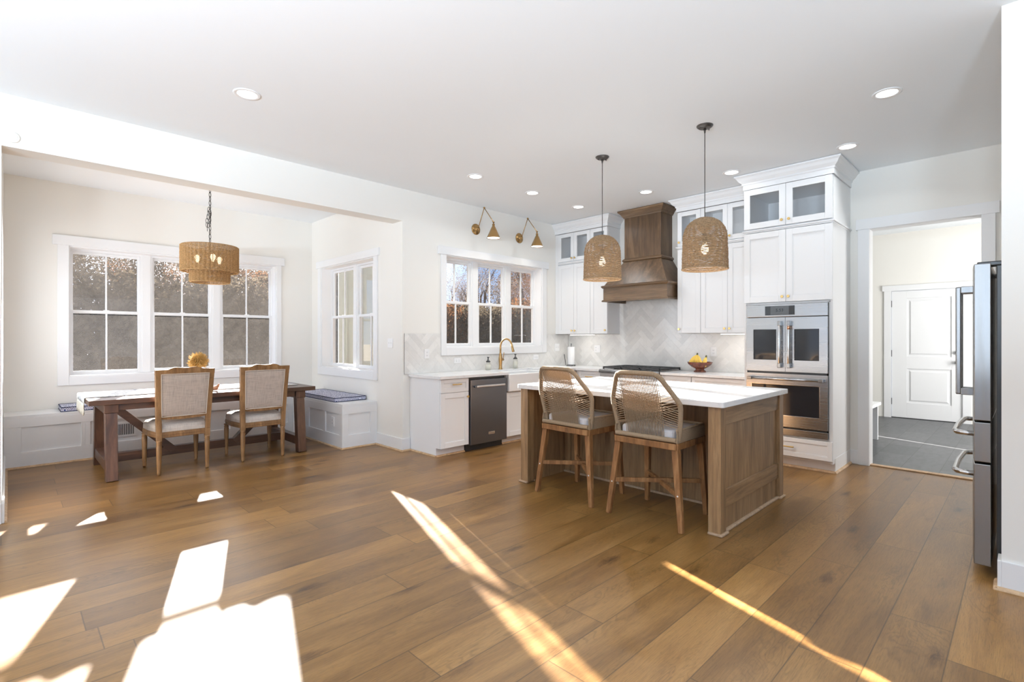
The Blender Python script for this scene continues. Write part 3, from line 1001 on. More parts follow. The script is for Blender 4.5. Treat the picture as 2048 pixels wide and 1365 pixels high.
t = thing('dishwasher', 'dark stainless dishwasher with a bar handle under the counter', 'dishwasher', (4.205, 4.97, 0))
m = MB(); m.fbox(WF, 3.905, 4.507, 0.10, 0.885, -DEP + 0.02, -0.03); m.fbox(WF, 3.905, 4.507, 0.0, 0.10, -DEP + 0.02, -0.075)
m.build('body', M['black'], t)
m = MB(); m.fbox(WF, 3.908, 4.504, 0.085, 0.862, -0.028, 0.022); m.build('door', M['steel_dark'], t, bevel=0.005)
for u in (3.965, 4.447):
    m = MB(); m.fbox(WF, u - 0.012, u + 0.012, 0.772, 0.792, 0.022, 0.058)
    m.build('handle_mount', M['steel_dark'], t, bevel=0.003)
m = MB(); m.fbox(WF, 3.972, 4.44, 0.768, 0.796, 0.046, 0.066); m.build('handle', M['chrome'], t, bevel=0.007, seg=3)
m = MB(); m.fbox(WF, 4.19, 4.292, 0.182, 0.213, 0.022, 0.025); npl = m.build('nameplate', M['chrome'], t, bevel=0.001)
def lettering(text, loc, rot, size, mt, parent, name='lettering', ext=0.0006, align='CENTER'):
    c = bpy.data.curves.new(name, 'FONT')
    c.body = text
    c.size = size
    c.extrude = ext
    c.align_x = align
    c.align_y = 'CENTER'
    o = bpy.data.objects.new(name, c)
    dg = None
    COL.objects.link(o)
    bpy.context.view_layer.update()
    me = bpy.data.meshes.new_from_object(o.evaluated_get(bpy.context.evaluated_depsgraph_get()))
    bpy.data.objects.remove(o)
    o = bpy.data.objects.new(name, me)
    COL.objects.link(o)
    me.materials.clear(); me.materials.append(mt)
    o.parent = parent
    o.location = Vector(loc) - Vector(parent['_org'])
    o.rotation_euler = rot
    return o
lettering('KitchenAid', WF(4.241, 0.1975, 0.0252), (PI / 2, 0, 0), 0.0185, M['dark'], npl)

t = thing('sink_cabinet', 'white sink base cabinet with double doors under the farmhouse sink', 'cabinet', (4.96, 4.97, 0), 'base cabinets')
m = MB(); m.fbox(WF, 4.515, 5.405, 0.10, 0.66, -DEP, -0.021); m.fbox(WF, 4.515, 5.405, 0.0, 0.10, -DEP, -0.09)
m.build('body', M['cab'], t, bevel=0.0015, seg=1)
shaker(WF, 4.517, 4.96, 0.10, 0.668, 'door', t, kn=(4.93, 0.61))
shaker(WF, 4.96, 5.403, 0.10, 0.668, 'door', t, kn=(4.99, 0.61))
m = MB(); shoe_prism(m, WF, 4.515, 5.405, -0.09); m.build('shoe_moulding', M['shoe'], t)

t = thing('farmhouse_sink', 'white apron-front farmhouse sink below the window', 'sink', (4.96, 4.9, 0.68))
m = MB()
x0, x1, ya, yb2, zb, zt = 4.535, 5.385, 4.625, 5.10, 0.675, 0.902
m.box(x0, x1, ya, ya + 0.05, zb, zt); m.box(x0, x1, yb2 - 0.03, yb2, zb, zt)
m.box(x0, x0 + 0.03, ya + 0.05, yb2 - 0.03, zb, zt); m.box(x1 - 0.03, x1, ya + 0.05, yb2 - 0.03, zb, zt)
m.box(x0 + 0.03, x1 - 0.03, ya + 0.05, yb2 - 0.03, zb, zb + 0.03)
m.build('basin', M['porcelain'], t, bevel=0.012, seg=3)
m = MB(); m.lathe([(0.045, 0.706), (0.045, 0.709), (0.02, 0.7095), (0.001, 0.708)], 16, (4.96, 4.87, 0)); m.build('drain', M['chrome'], t)

t = thing('base_cabinet', 'white corner base cabinet right of the sink', 'cabinet', (5.97, 4.97, 0), 'base cabinets')
m = MB(); m.fbox(WF, 5.408, 6.53, 0.10, ZT - 0.03, -DEP, -0.021); m.fbox(WF, 5.408, 6.53, 0.0, 0.10, -DEP, -0.09)
m.build('body', M['cab'], t)
shaker(WF, 5.41, 5.90, 0.10, 0.888, 'door', t, kn=(5.44, 0.83))

# ---- base units on the range wall
RD = XE - 5.925 - 0.002
def rbase(label, u0, u1, split, kind='base_cabinet'):
    t = thing(kind, label, 'cabinet', (6.23, (u0 + u1) / 2, 0), 'base cabinets')
    m = MB(); m.fbox(RF, u0, u1, 0.10, ZT - 0.03 if kind == 'base_cabinet' else 0.79, -RD, -0.021); m.fbox(RF, u0, u1, 0.0, 0.10, -RD, -0.09)
    m.build('body', M['cab'], t, bevel=0.0015, seg=1)
    return t
t = rbase('white drawer base cabinet between the corner and the range', 4.195, 4.655, 0)
dr = shaker(RF, 4.197, 4.60, 0.732, 0.888, 'drawer', t, rail=0.042); pull(RF, 4.33, 4.46, 0.81, dr)
shaker(RF, 4.197, 4.60, 0.10, 0.73, 'door', t, kn=(4.23, 0.67))
t = rbase('white cabinet with two doors under the gas rangetop', 3.283, 4.193, 0, 'range_cabinet')
shaker(RF, 3.285, 3.738, 0.10, 0.76, 'door', t, kn=(3.71, 0.70)); shaker(RF, 3.738, 4.191, 0.10, 0.76, 'door', t, kn=(3.77, 0.70))
t = rbase('white drawer base cabinet right of the range', 2.875, 3.281, 0)
dr = shaker(RF, 2.877, 3.279, 0.732, 0.888, 'drawer', t, rail=0.042); pull(RF, 3.01, 3.14, 0.81, dr)
shaker(RF, 2.877, 3.279, 0.10, 0.73, 'door', t, kn=(2.91, 0.67))
t = rbase('white wide base cabinet next to the tall oven cabinet', 2.222, 2.873, 0)
dr = shaker(RF, 2.224, 2.871, 0.732, 0.888, 'drawer', t, rail=0.042); pull(RF, 2.48, 2.61, 0.81, dr)
shaker(RF, 2.224, 2.547, 0.10, 0.73, 'door', t, kn=(2.52, 0.67)); shaker(RF, 2.547, 2.871, 0.10, 0.73, 'door', t, kn=(2.575, 0.67))

# ---- worktops
m = MB()
yb0 = 4.632
m.box(3.458, 4.532, yb0, 5.282, ZT - 0.03, ZT)
m.box(4.532, 5.388, 5.102, 5.282, ZT - 0.03, ZT)
m.box(5.388, 6.533, yb0, 5.282, ZT - 0.03, ZT)
m.box(5.895, 6.533, 4.197, yb0, ZT - 0.03, ZT)
tag(recentre(m.build('worktop', M['quartz'])), 'white quartz counter running under the window and round the corner', 'countertop', 'worktops')
m = MB(); m.box(5.895, 6.533, 2.212, 3.279, ZT - 0.03, ZT)
tag(recentre(m.build('worktop', M['quartz'], bevel=0.002)), 'white quartz counter between the range and the tall oven cabinet', 'countertop', 'worktops')

# ---- zigzag tile splashbacks
def clip(poly, u0, u1, w0, w1):
    def cut(p, ins, inter):
        out = []
        for i in range(len(p)):
            a, b = p[i - 1], p[i]
            if ins(b):
                if not ins(a):
                    out.append(inter(a, b))
                out.append(b)
            elif ins(a):
                out.append(inter(a, b))
        return out
    def ix(c, k):
        return lambda a, b: tuple(a[j] + (b[j] - a[j]) * (c - a[k]) / (b[k] - a[k]) for j in (0, 1))
    for k, c, s in ((0, u0, 1), (0, u1, -1), (1, w0, 1), (1, w1, -1)):
        if not poly:
            return poly
        poly = cut(poly, lambda p: (p[k] - c) * s >= 0, ix(c, k))
    return poly
def herring(m, f, rects, L=0.30, Wd=0.075, seed=3, phase=(0, 0)):
    rnd = random.Random(seed)
    u0 = min(r[0] for r in rects); u1 = max(r[1] for r in rects); w0 = min(r[2] for r in rects); w1 = max(r[3] for r in rects)
    n = round(L / Wd)
    cs = math.cos(PI / 4)
    R = int((u1 - u0 + w1 - w0) / Wd) + 14
    cu, cw = (u0 + u1) / 2 + phase[0], (w0 + w1) / 2 + phase[1]
    g = 0.0008
    for k in range(-R, R):
        for mm in range(-R // n - 2, R // n + 2):
            for vert in (0, 1):
                if vert:
                    x0, x1, y0, y1 = k + n, k + n + 1, k - n + 1, k + 1
                else:
                    x0, x1, y0, y1 = k, k + n, k, k + 1
                x0 += 2 * n * mm; x1 += 2 * n * mm
                q = [(x0 * Wd + g, y0 * Wd + g), (x1 * Wd - g, y0 * Wd + g), (x1 * Wd - g, y1 * Wd - g), (x0 * Wd + g, y1 * Wd - g)]
                q = [((x - y) * cs + cu, (x + y) * cs + cw) for x, y in q]
                if max(p[0] for p in q) < u0 or min(p[0] for p in q) > u1 or max(p[1] for p in q) < w0 or min(p[1] for p in q) > w1:
                    continue
                v = rnd.choice((0.72, 0.75, 0.78, 0.80, 0.82, 0.84)) + rnd.uniform(-0.015, 0.015)
                tl = rnd.uniform(-0.0002, 0.0005)
                for r in rects:
                    p = clip(q, *r)
                    if len(p) > 2:
                        m.c = (v, v * 0.985, v * 0.95)
                        m.prism(p, 0.002, 0.0085 + tl, f)
    m.c = None
t = thing('splashback', 'pale grey zigzag tile splashback under the sink window', 'backsplash', (4.95, 5.28, ZT), 'tile splashbacks')
kr = [(3.402, 3.944, ZT + 0.001, 1.418), (3.944, 5.981, ZT + 0.001, 1.134), (5.981, 6.522, ZT + 0.001, 1.418)]
m = MB(); herring(m, KITCHEN_F, kr, seed=5); m.build('tiles', M['tile'], t)
m = MB()
for r in kr:
    m.fbox(KITCHEN_F, r[0], r[1], r[2], r[3], 0.0005, 0.0076)
m.build('grout', M['grout'], t)
t = thing('splashback', 'pale grey zigzag tile splashback behind the range and under the hood', 'backsplash', (6.53, 3.7, ZT), 'tile splashbacks')
rr = [(2.212, 3.20, ZT + 0.001, 1.422), (3.20, 4.293, ZT + 0.001, 1.90), (4.293, 5.272, ZT + 0.001, 1.422)]
m = MB(); herring(m, RANGE_F, rr, seed=9, phase=(0.03, 0.02)); m.build('tiles', M['tile'], t)
m = MB()
for r in rr:
    m.fbox(RANGE_F, r[0], r[1], r[2], r[3], 0.0005, 0.0076)
m.build('grout', M['grout'], t)

# ---- wall cabinets
UD = XE - 6.205 - 0.002
def upper(u0, u1, nd, lab, glab, knobs):
    t = thing('wall_cabinet', lab, 'cabinet', (6.37, (u0 + u1) / 2, 1.425), 'wall cabinets')
    m = MB(); m.fbox(UF, u0, u1, 1.425, 2.525, -UD, -0.021); m.build('body', M['cab'], t)
    g = thing('glass_cabinet', glab, 'cabinet', (6.37, (u0 + u1) / 2, 2.527), 'glass-front cabinets')
    carcass(UF, u0, u1, 2.55, 2.998, UD, 'body', g)
    w = (u1 - u0) / nd
    for i in range(nd):
        a, b = u0 + i * w, u0 + (i + 1) * w
        ku = knobs[i]
        k = a + 0.03 if ku == 'a' else b - 0.03
        shaker(UF, a, b, 1.427, 2.508, 'door', t, kn=(k, 1.478))
        shaker(UF, a, b, 2.556, 2.996, 'door', g, glassd=True, kn=(k, 2.60))
    return t, g
upper(4.602, 5.222, 2, 'white double-door wall cabinet nearest the window wall', 'glass-front top cabinet nearest the window wall', 'ba')
upper(4.293, 4.600, 1, 'white single-door wall cabinet left of the wooden hood', 'glass-front top cabinet just left of the wooden hood', 'a')
upper(2.890, 3.200, 1, 'white single-door wall cabinet right of the wooden hood', 'glass-front top cabinet just right of the wooden hood', 'b')
upper(2.212, 2.888, 2, 'white double-door wall cabinet beside the tall oven cabinet', 'glass-front top cabinet beside the tall oven cabinet', 'ba')
m = MB(); m.fbox(UF, 5.223, 5.282, 1.425, 2.998, -UD, -0.003); trim(m, M['cab'], 'white filler strip in the cabinet corner')
def belt(m, f, u0, u1, l, r, depth, z=2.532):
    for k, (o, a, b) in enumerate(((0.006, z - 0.016, z - 0.002), (0.018, z - 0.002, z + 0.014))):
        m.fbox(f, u0 - (o if r else 0), u1 + (o if l else 0), a, b, -depth, o)
m = MB(); belt(m, UF, 4.293, 5.222, False, True, UD); trim(m, M['cab'], 'white belt moulding under the left glass cabinets', 0.004)
m = MB(); belt(m, UF, 2.212, 3.20, True, False, UD); trim(m, M['cab'], 'white belt moulding under the right glass cabinets', 0.004)
def strip(u0, u1, label):
    m = MB(); m.fbox(UF, u0, u1, 1.412, 1.424, -0.10, -0.055)
    t = thing('cabinet_light', label, 'light', (6.28, (u0 + u1) / 2, 1.412), 'under-cabinet light strips')
    m.build('housing', M['plate'], t)
    m = MB(); m.fbox(UF, u0 + 0.005, u1 - 0.005, 1.408, 1.4125, -0.098, -0.057); m.build('lens', M['striplight'], t)
    area('cabinet_strip_glow', (6.28, (u0 + u1) / 2, 1.404), (0.15, 0, -1), 0.04, u1 - u0, 2.2, (1, 0.96, 0.9))
strip(4.58, 5.03, 'lit strip light under the cabinets nearest the window')
strip(2.24, 2.66, 'lit strip light under the cabinets beside the oven')

# ---- tall oven cabinet
OD = XE - 5.83 - 0.002
t = thing('oven_cabinet', 'tall white cabinet housing the double wall oven', 'cabinet', (6.18, 1.78, 0))
Y0, Y1 = 1.352, 2.207
m = MB()
m.fbox(OF, Y0, Y0 + 0.02, 0.10, 2.52, -OD, -0.0); m.fbox(OF, Y1 - 0.02, Y1, 0.10, 2.52, -OD, -0.0)
m.fbox(OF, Y0 + 0.02, Y1 - 0.02, 0.10, 0.335, -OD, -0.022)
m.fbox(OF, Y0 + 0.02, Y1 - 0.02, 1.735, 2.52, -OD, -0.022)
m.fbox(OF, Y0 + 0.02, 1.388, 0.335, 1.735, -0.3, 0.0); m.fbox(OF, 2.176, Y1 - 0.02, 0.335, 1.735, -0.3, 0.0)
m.fbox(OF, Y0 + 0.02, Y1 - 0.02, 0.327, 0.342, -0.3, 0.0); m.fbox(OF, Y0 + 0.02, Y1 - 0.02, 1.722, 1.742, -0.3, 0.0)
m.fbox(OF, Y0, Y1, 0.0, 0.10, -OD, -0.075)
m.build('body', M['cab'], t, bevel=0.0015, seg=1)
carcass(OF, Y0, Y1, 2.55, 2.998, OD, 'glass_compartment', t)
m = MB(); belt(m, OF, Y0, Y1, True, True, OD); m.build('belt_moulding', M['cab'], t, bevel=0.004)
mid = (Y0 + Y1) / 2
F2 = lambda u, w, d: OF(u, w, d + 0.02)
shaker(F2, Y0, mid, 2.556, 2.994, 'door', t, glassd=True, kn=(mid - 0.035, 2.61), rail=0.064)
shaker(F2, mid, Y1, 2.556, 2.994, 'door', t, glassd=True, kn=(mid + 0.035, 2.61), rail=0.064)
shaker(F2, Y0, mid, 1.745, 2.510, 'door', t, kn=(mid - 0.03, 1.80), rail=0.064)
shaker(F2, mid, Y1, 1.745, 2.510, 'door', t, kn=(mid + 0.03, 1.80), rail=0.064)
dr = shaker(F2, Y0, Y1, 0.128, 0.326, 'drawer', t, rail=0.042); pull(F2, mid - 0.085, mid + 0.085, 0.232, dr)
m = MB(); shoe_prism(m, OF, Y0, Y1, -0.075, 0.022); shoe_prism(m, lambda u, w, d: (u, Y0 - d, w), 5.905 - 0.022, XE - 0.003, 0.0, 0.022)
m.build('shoe_moulding', M['shoe'], t)
m = MB(); m.box(5.83 + 0.075, XE - 0.003, Y0 - 0.004, Y0, 0.0, 0.15); m.build('base_trim', M['trim'], t, bevel=0.001)

# ---- double wall oven
t = thing('double_oven', 'stainless double wall oven with french doors above and a drop door below', 'oven', (6.1, mid, 0.34))
a, b = 1.39, 2.174
m = MB(); m.fbox(OF, a + 0.012, b - 0.012, 0.345, 1.718, -0.55, 0.004); m.build('body', M['black'], t)
m = MB(); m.fbox(OF, a, b, 1.588, 1.720, 0.0, 0.030); cp = m.build('control_panel', M['steel_h'], t, bevel=0.003)
m = MB(); m.fbox(OF, 1.69, 1.98, 1.605, 1.702, 0.030, 0.032); ds = m.build('display', M['dglass'], cp, bevel=0.004, seg=3)
M['dim'] = paint('dim_display_grey', (0.06, 0.065, 0.07), 0.2, 0.0, 0.0)
m = MB(); m.fbox(OF, 1.745, 1.925, 1.609, 1.698, 0.0322, 0.0326); m.build('display_screen', M['dim'], cp)
M['digits'] = emit('dim_clock_digits', (0.5, 0.55, 0.6), 0.10)
lettering('5:53', OF(1.835, 1.655, 0.0328), (PI / 2, 0, -PI / 2), 0.045, M['digits'], cp, 'clock_digits')
for i, (c, d) in enumerate(((a, mid - 0.0015), (mid + 0.0015, b))):
    m = MB()
    z0, z1 = 1.008, 1.580
    g0, g1 = (c + 0.085, d - 0.075) if i == 0 else (c + 0.075, d - 0.085)
    if i == 0: g0, g1 = c + 0.075, d - 0.085 + 0.0
    else: g0, g1 = c + 0.085, d - 0.075
    h0, h1 = 1.13, 1.455
    m.fbox(OF, c, g0, z0, z1, 0.004, 0.034); m.fbox(OF, g1, d, z0, z1, 0.004, 0.034)
    m.fbox(OF, g0, g1, z0, h0, 0.004, 0.034); m.fbox(OF, g0, g1, h1, z1, 0.004, 0.034)
    o = m.build('french_door', M['steel_h'], t)
    m = MB(); m.fbox(OF, g0, g1, h0, h1, 0.010, 0.031); m.build('door_glass', M['dglass'], o, bevel=0.006)
    hy = mid - 0.045 if i == 0 else mid + 0.045
    m = MB()
    m.tube([OF(hy, 1.06, 0.075), OF(hy, 1.53, 0.075)], 0.0145, 14)
    m.build('handle', M['chrome'], o, bevel=0.002)
    for z in (1.075, 1.515):
        m = MB(); m.fbox(OF, hy - 0.017, hy + 0.017, z - 0.025, z + 0.025, 0.034, 0.09)
        m.build('handle_mount', M['steel'], o, bevel=0.005)
    if i == 0:
        m = MB(); m.tube([OF(hy, 1.452, 0.075), OF(hy, 1.486, 0.075)], 0.0152, 14); m.build('copper_band', M['copper'], o)
m = MB(); z0, z1, g0, g1, h0, h1 = 0.432, 0.985, a + 0.07, b - 0.055, 0.548, 0.872
m.fbox(OF, a, g0, z0, z1, 0.004, 0.034); m.fbox(OF, g1, b, z0, z1, 0.004, 0.034)
m.fbox(OF, g0, g1, z0, h0, 0.004, 0.034); m.fbox(OF, g0, g1, h1, z1, 0.004, 0.034)
o = m.build('lower_door', M['steel_h'], t)
m = MB(); m.fbox(OF, g0, g1, h0, h1, 0.010, 0.031); m.build('door_glass', M['dglass'], o, bevel=0.006)
m = MB(); 
pr = 0.005
for (p0, p1, q0, q1) in ((g0 - pr, g0 + pr, h0 - pr, h1 + pr), (g1 - pr, g1 + pr, h0 - pr, h1 + pr), (g0, g1, h0 - pr, h0 + pr), (g0, g1, h1 - pr, h1 + pr)):
    m.fbox(OF, p0, p1, q0, q1, 0.030, 0.036)
m.build('glass_bezel', M['chrome'], o, bevel=0.002)
m = MB(); m.tube([OF(a + 0.03, 0.932, 0.078), OF(b - 0.03, 0.932, 0.078)], 0.0135, 14); m.build('handle', M['chrome'], o)
for y in (a + 0.05, b - 0.05):
    m = MB(); m.fbox(OF, y - 0.022, y + 0.022, 0.915, 0.949, 0.034, 0.092)
    m.build('handle_mount', M['steel'], o, bevel=0.005)
m = MB(); m.fbox(OF, a, b, 0.345, 0.412, 0.0, 0.022); m.build('vent_trim', M['steel_h'], t, bevel=0.002)

# ---- gas rangetop
t = thing('rangetop', 'stainless gas rangetop with black iron grates under the hood', 'cooktop', (6.2, 3.738, 0.80))
m = MB(); m.box(5.885, 6.50, 3.2835, 4.1925, 0.80, 0.934); m.build('body', M['steel_h'], t)
m = MB(); m.tube([(5.883, 3.2835, 0.905), (5.883, 4.1925, 0.905)], 0.029, 18); m.build('front_rail', M['steel_h'], t)
for k in range(3):
    y0 = 3.30 + k * 0.292; y1 = y0 + 0.288
    m = MB()
    zt = 0.968
    for y in (y0 + 0.007, y1 - 0.007):
        m.box(5.925, 6.485, y - 0.007, y + 0.007, zt - 0.022, zt)
    for x in (5.932, 6.205, 6.478):
        m.box(x - 0.007, x + 0.007, y0, y1, zt - 0.022, zt)
    yc = (y0 + y1) / 2
    m.box(5.935, 6.475, yc - 0.006, yc + 0.006, zt - 0.018, zt)
    for x in (6.07, 6.34):
        m.box(x - 0.006, x + 0.006, y0, y1, zt - 0.018, zt)
    for x in (5.932, 6.478):
        for y in (y0 + 0.007, y1 - 0.007):
            m.box(x - 0.009, x + 0.009, y - 0.009, y + 0.009, 0.934, zt - 0.02)
    m.build('grate', M['iron'], t, bevel=0.003)
    for x in (6.07, 6.34):
        m = MB(); m.lathe([(0.05, 0.934), (0.05, 0.944), (0.032, 0.946), (0.032, 0.956), (0.001, 0.957)], 16, (x, yc, 0)); m.build('burner', M['iron'], t)

# ---- wooden hood
t = thing('range_hood', 'brown stained wooden range hood with a flared skirt', 'hood', (6.3, 3.73, 1.87))
cy0, cy1, cx = 3.445, 4.012, 6.22
by0, by1, bx = 3.235, 4.218, 6.0
m = MB(); m.box(cx, XE - 0.001, cy0, cy1, 2.44, 3.08); m.build('chimney', M['hood'], t, bevel=0.003)
m = MB(); m.hexa([(bx, by0, 2.09), (XE - 0.001, by0, 2.09), (XE - 0.001, by1, 2.09), (bx, by1, 2.09)], [(cx, cy0, 2.45), (XE - 0.001, cy0, 2.45), (XE - 0.001, cy1, 2.45), (cx, cy1, 2.45)])
m.build('skirt', M['hood'], t, bevel=0.002)
m = MB(); 
m.box(bx, bx + 0.03, by0, by1, 1.885, 2.09); m.box(bx + 0.03, XE - 0.001, by0, by0 + 0.03, 1.885, 2.09); m.box(bx + 0.03, XE - 0.001, by1 - 0.03, by1, 1.885, 2.09)
m.build('apron', M['hood_h'], t, bevel=0.002)
m = MB(); m.box(bx + 0.03, XE - 0.001, by0 + 0.03, by1 - 0.03, 1.93, 1.95); m.build('liner', M['steel'], t)
def collar(m, x, y0, y1, prof):
    """mitred moulding around three sides; prof = (out, z) outline"""
    b = len(m.v)
    for o, z in prof:
        m.v.extend([(XE - 0.001, y1 + o, z), (x - o, y1 + o, z), (x - o, y0 - o, z), (XE - 0.001, y0 - o, z)])
    n = len(prof)
    for i in range(n):
        j = (i + 1) % n
        for k in range(3):
            m.face([b + i * 4 + k, b + i * 4 + k + 1, b + j * 4 + k + 1, b + j * 4 + k])
    m.face([b + i * 4 for i in range(n)]); m.face([b + i * 4 + 3 for i in reversed(range(n))])
m = MB(); collar(m, cx, cy0, cy1, [(-0.01, 3.055), (0.010, 3.055), (0.014, 3.068), (0.022, 3.075), (0.032, 3.095), (0.05, 3.118), (0.066, 3.13), (0.072, 3.14), (0.072, 3.155), (-0.01, 3.155)])
m.build('crown', M['hood_h'], t)
m = MB(); collar(m, cx, cy0, cy1, [(-0.01, 2.435), (0.012, 2.435), (0.024, 2.447), (0.024, 2.462), (0.012, 2.474), (0.004, 2.484), (-0.01, 2.484)])
m.build('belt_moulding', M['hood_h'], t)
m = MB(); collar(m, bx, by0, by1, [(-0.01, 2.062), (0.008, 2.062), (0.022, 2.078), (0.026, 2.092), (0.012, 2.102), (-0.01, 2.106)])
m.build('upper_trim', M['hood_h'], t)
m = MB(); collar(m, bx, by0, by1, [(-0.035, 1.874), (0.016, 1.874), (0.018, 1.888), (0.006, 1.90), (-0.035, 1.90)])
m.build('lower_trim', M['hood_h'], t)

# ---- refrigerator
t = thing('refrigerator', 'stainless french-door refrigerator with black sides at the wall end', 'refrigerator', (4.41, -0.2, 0))
fx0, fx1 = 3.955, 4.865
m = MB(); m.box(fx0 + 0.004, fx1 - 0.004, -0.70, 0.118, 0.03, 1.772); m.build('body', M['black'], t, bevel=0.004)
m = MB(); m.box(fx0 + 0.02, fx1 - 0.02, -0.6, 0.11, 0.0, 0.03); m.build('base', M['black'], t)
fm = (fx0 + fx1) / 2
def bow(x0, x1, z0, z1, name):
    m = MB()
    n = 10
    pts = []
    for i in range(n + 1):
        k = i / n
        x = x0 + (x1 - x0) * k
        pts.append((x, 0.212 + 0.024 * (1 - ((x - fm) / (fx1 - fm)) ** 2)))
    m.prism([(x0, 0.140)] + pts + [(x1, 0.140)], z0, z1)
    return m.build(name, M['steel'], t, bevel=0.004)
d_l = bow(fx0, fm - 0.003, 0.888, 1.787, 'left_door')
d_r = bow(fm + 0.003, fx1, 0.888, 1.787, 'right_door')
dr1 = bow(fx0, fx1, 0.652, 0.878, 'drawer')
dr2 = bow(fx0, fx1, 0.062, 0.640, 'drawer')
for o, x in ((d_l, fm - 0.055), (d_r, fm + 0.055)):
    m = MB(); m.box(x - 0.012, x + 0.012, 0.292, 0.322, 1.0, 1.69); m.build('handle', M['steel'], o, bevel=0.008, seg=3)
    for z in (1.02, 1.67):
        m = MB(); m.box(x - 0.012, x + 0.012, 0.232, 0.296, z - 0.022, z + 0.022)
        m.build('handle_mount', M['steel'], o, bevel=0.004)
for o, z in ((dr1, 0.80), (dr2, 0.565)):
    m = MB()
    pts = [(fx0 + 0.085, 0.215, z), (fx0 + 0.088, 0.262, z), (fx0 + 0.105, 0.292, z), (fx0 + 0.15, 0.305, z), (fm, 0.312, z), (fx1 - 0.15, 0.305, z), (fx1 - 0.105, 0.292, z), (fx1 - 0.088, 0.262, z), (fx1 - 0.085, 0.215, z)]
    m.tube(pts, 0.015, 12); m.build('handle', M['chrome'], o)
for x in (fx0 + 0.01, fx1 - 0.10):
    m = MB(); m.box(x, x + 0.09, 0.08, 0.20, 1.772, 1.798); m.build('hinge_cover', M['black'], t, bevel=0.006)

# ================================================================ ISLAND
t = thing('kitchen_island', 'brown stained wooden kitchen island with a white overhanging top', 'island', (4.1, 2.42, 0))
ix0, ix1, iy0, iy1, itz = 3.462, 4.735, 1.468, 3.375, 0.885
KX = 4.065                                     # back of the knee space
P = 0.09
for (x, y) in ((ix0, iy0), (ix0, iy1 - P)):
    m = MB(); m.box(x, x + P, y, y + P, 0.0, itz); m.build('post', M['island'], t, bevel=0.003)
def end_panel(ya, yb_, sgn):
    """framed end panel between the front post and the back stile; sgn = outward direction in y"""
    yo = ya if sgn < 0 else yb_
    k = sgn
    m = MB()
    def bx(x0, x1, z0, z1, d0, d1):
        a, b = yo - k * d0, yo - k * d1
        m.box(x0, x1, min(a, b), max(a, b), z0, z1)
    bx(ix1 - P, ix1, 0, itz, 0.0, P)
    m.build('post', M['island'], t, bevel=0.003)
    m = MB(); bx(ix0 + P, ix1 - P, 0.755, itz, 0.012, 0.05); bx(ix0 + P, ix1 - P, 0.175, 0.30, 0.012, 0.05); m.build('rail', M['island_h'], t, bevel=0.002)
    m = MB(); bx(ix0 + P, ix1 - P, 0.0, itz, 0.026, 0.054); m.build('end_panel', M['island'], t)
    m = MB()
    bx(ix0 + P, ix1 - P, 0.0, 0.02, 0.004, 0.03)
    bx(ix0 - 0.016, ix0 + P + 0.016, 0.0, 0.018, -0.016, P + 0.0)
    bx(ix1 - P - 0.016, ix1 + 0.016, 0.0, 0.018, -0.016, P)
    m.build('shoe_moulding', M['island_shoe'], t, bevel=0.006)
end_panel(iy0, iy1, -1)
end_panel(iy0, iy1, 1)
m = MB(); m.box(KX, KX + 0.02, iy0 + 0.05, iy1 - 0.05, 0, itz); m.build('back_panel', M['island'], t)
for y in (iy0 + 0.055, 2.05, 2.70, iy1 - 0.055 - 0.07):
    m = MB(); m.box(KX - 0.012, KX, y, y + 0.07, 0.0, itz)
    m.build('stile', M['island'], t, bevel=0.002)
m = MB(); m.box(KX - 0.028, KX - 0.012, iy0 + 0.05, iy1 - 0.05, 0, 0.02); m.build('shoe_moulding', M['island_shoe'], t, bevel=0.005)
m = MB(); m.box(KX + 0.02, ix1 - 0.03, iy0 + 0.05, iy1 - 0.05, 0.1, itz); m.box(KX + 0.02, ix1 - 0.10, iy0 + 0.05, iy1 - 0.05, 0.0, 0.1); m.build('cabinet_body', M['island'], t)
IF = lambda u, w, d: (ix1 - 0.008 + d, u, w)
for k in range(4):
    u0 = iy0 + P + 0.003 + k * (iy1 - iy0 - 2 * P - 0.006) / 4; u1 = u0 + (iy1 - iy0 - 2 * P - 0.006) / 4
    shaker(IF, u0, u1, 0.12, 0.87, 'door', t, mt=M['island'], kn=((u1 - 0.03) if k % 2 == 0 else (u0 + 0.03), 0.80))
m = MB()
def rrect(x0, x1, y0, y1, r, n=5):
    out = []
    for cx_, cy_, a0 in ((x1 - r, y0 + r, -PI / 2), (x1 - r, y1 - r, 0), (x0 + r, y1 - r, PI / 2), (x0 + r, y0 + r, PI)):
        for i in range(n + 1):
            a = a0 + PI / 2 * i / n
            out.append((cx_ + r * math.cos(a), cy_ + r * math.sin(a)))
    return out
m.prism(rrect(3.435, 4.775, 1.44, 3.40, 0.02), itz, ZT); m.build('countertop', M['quartz'], t, bevel=0.004)
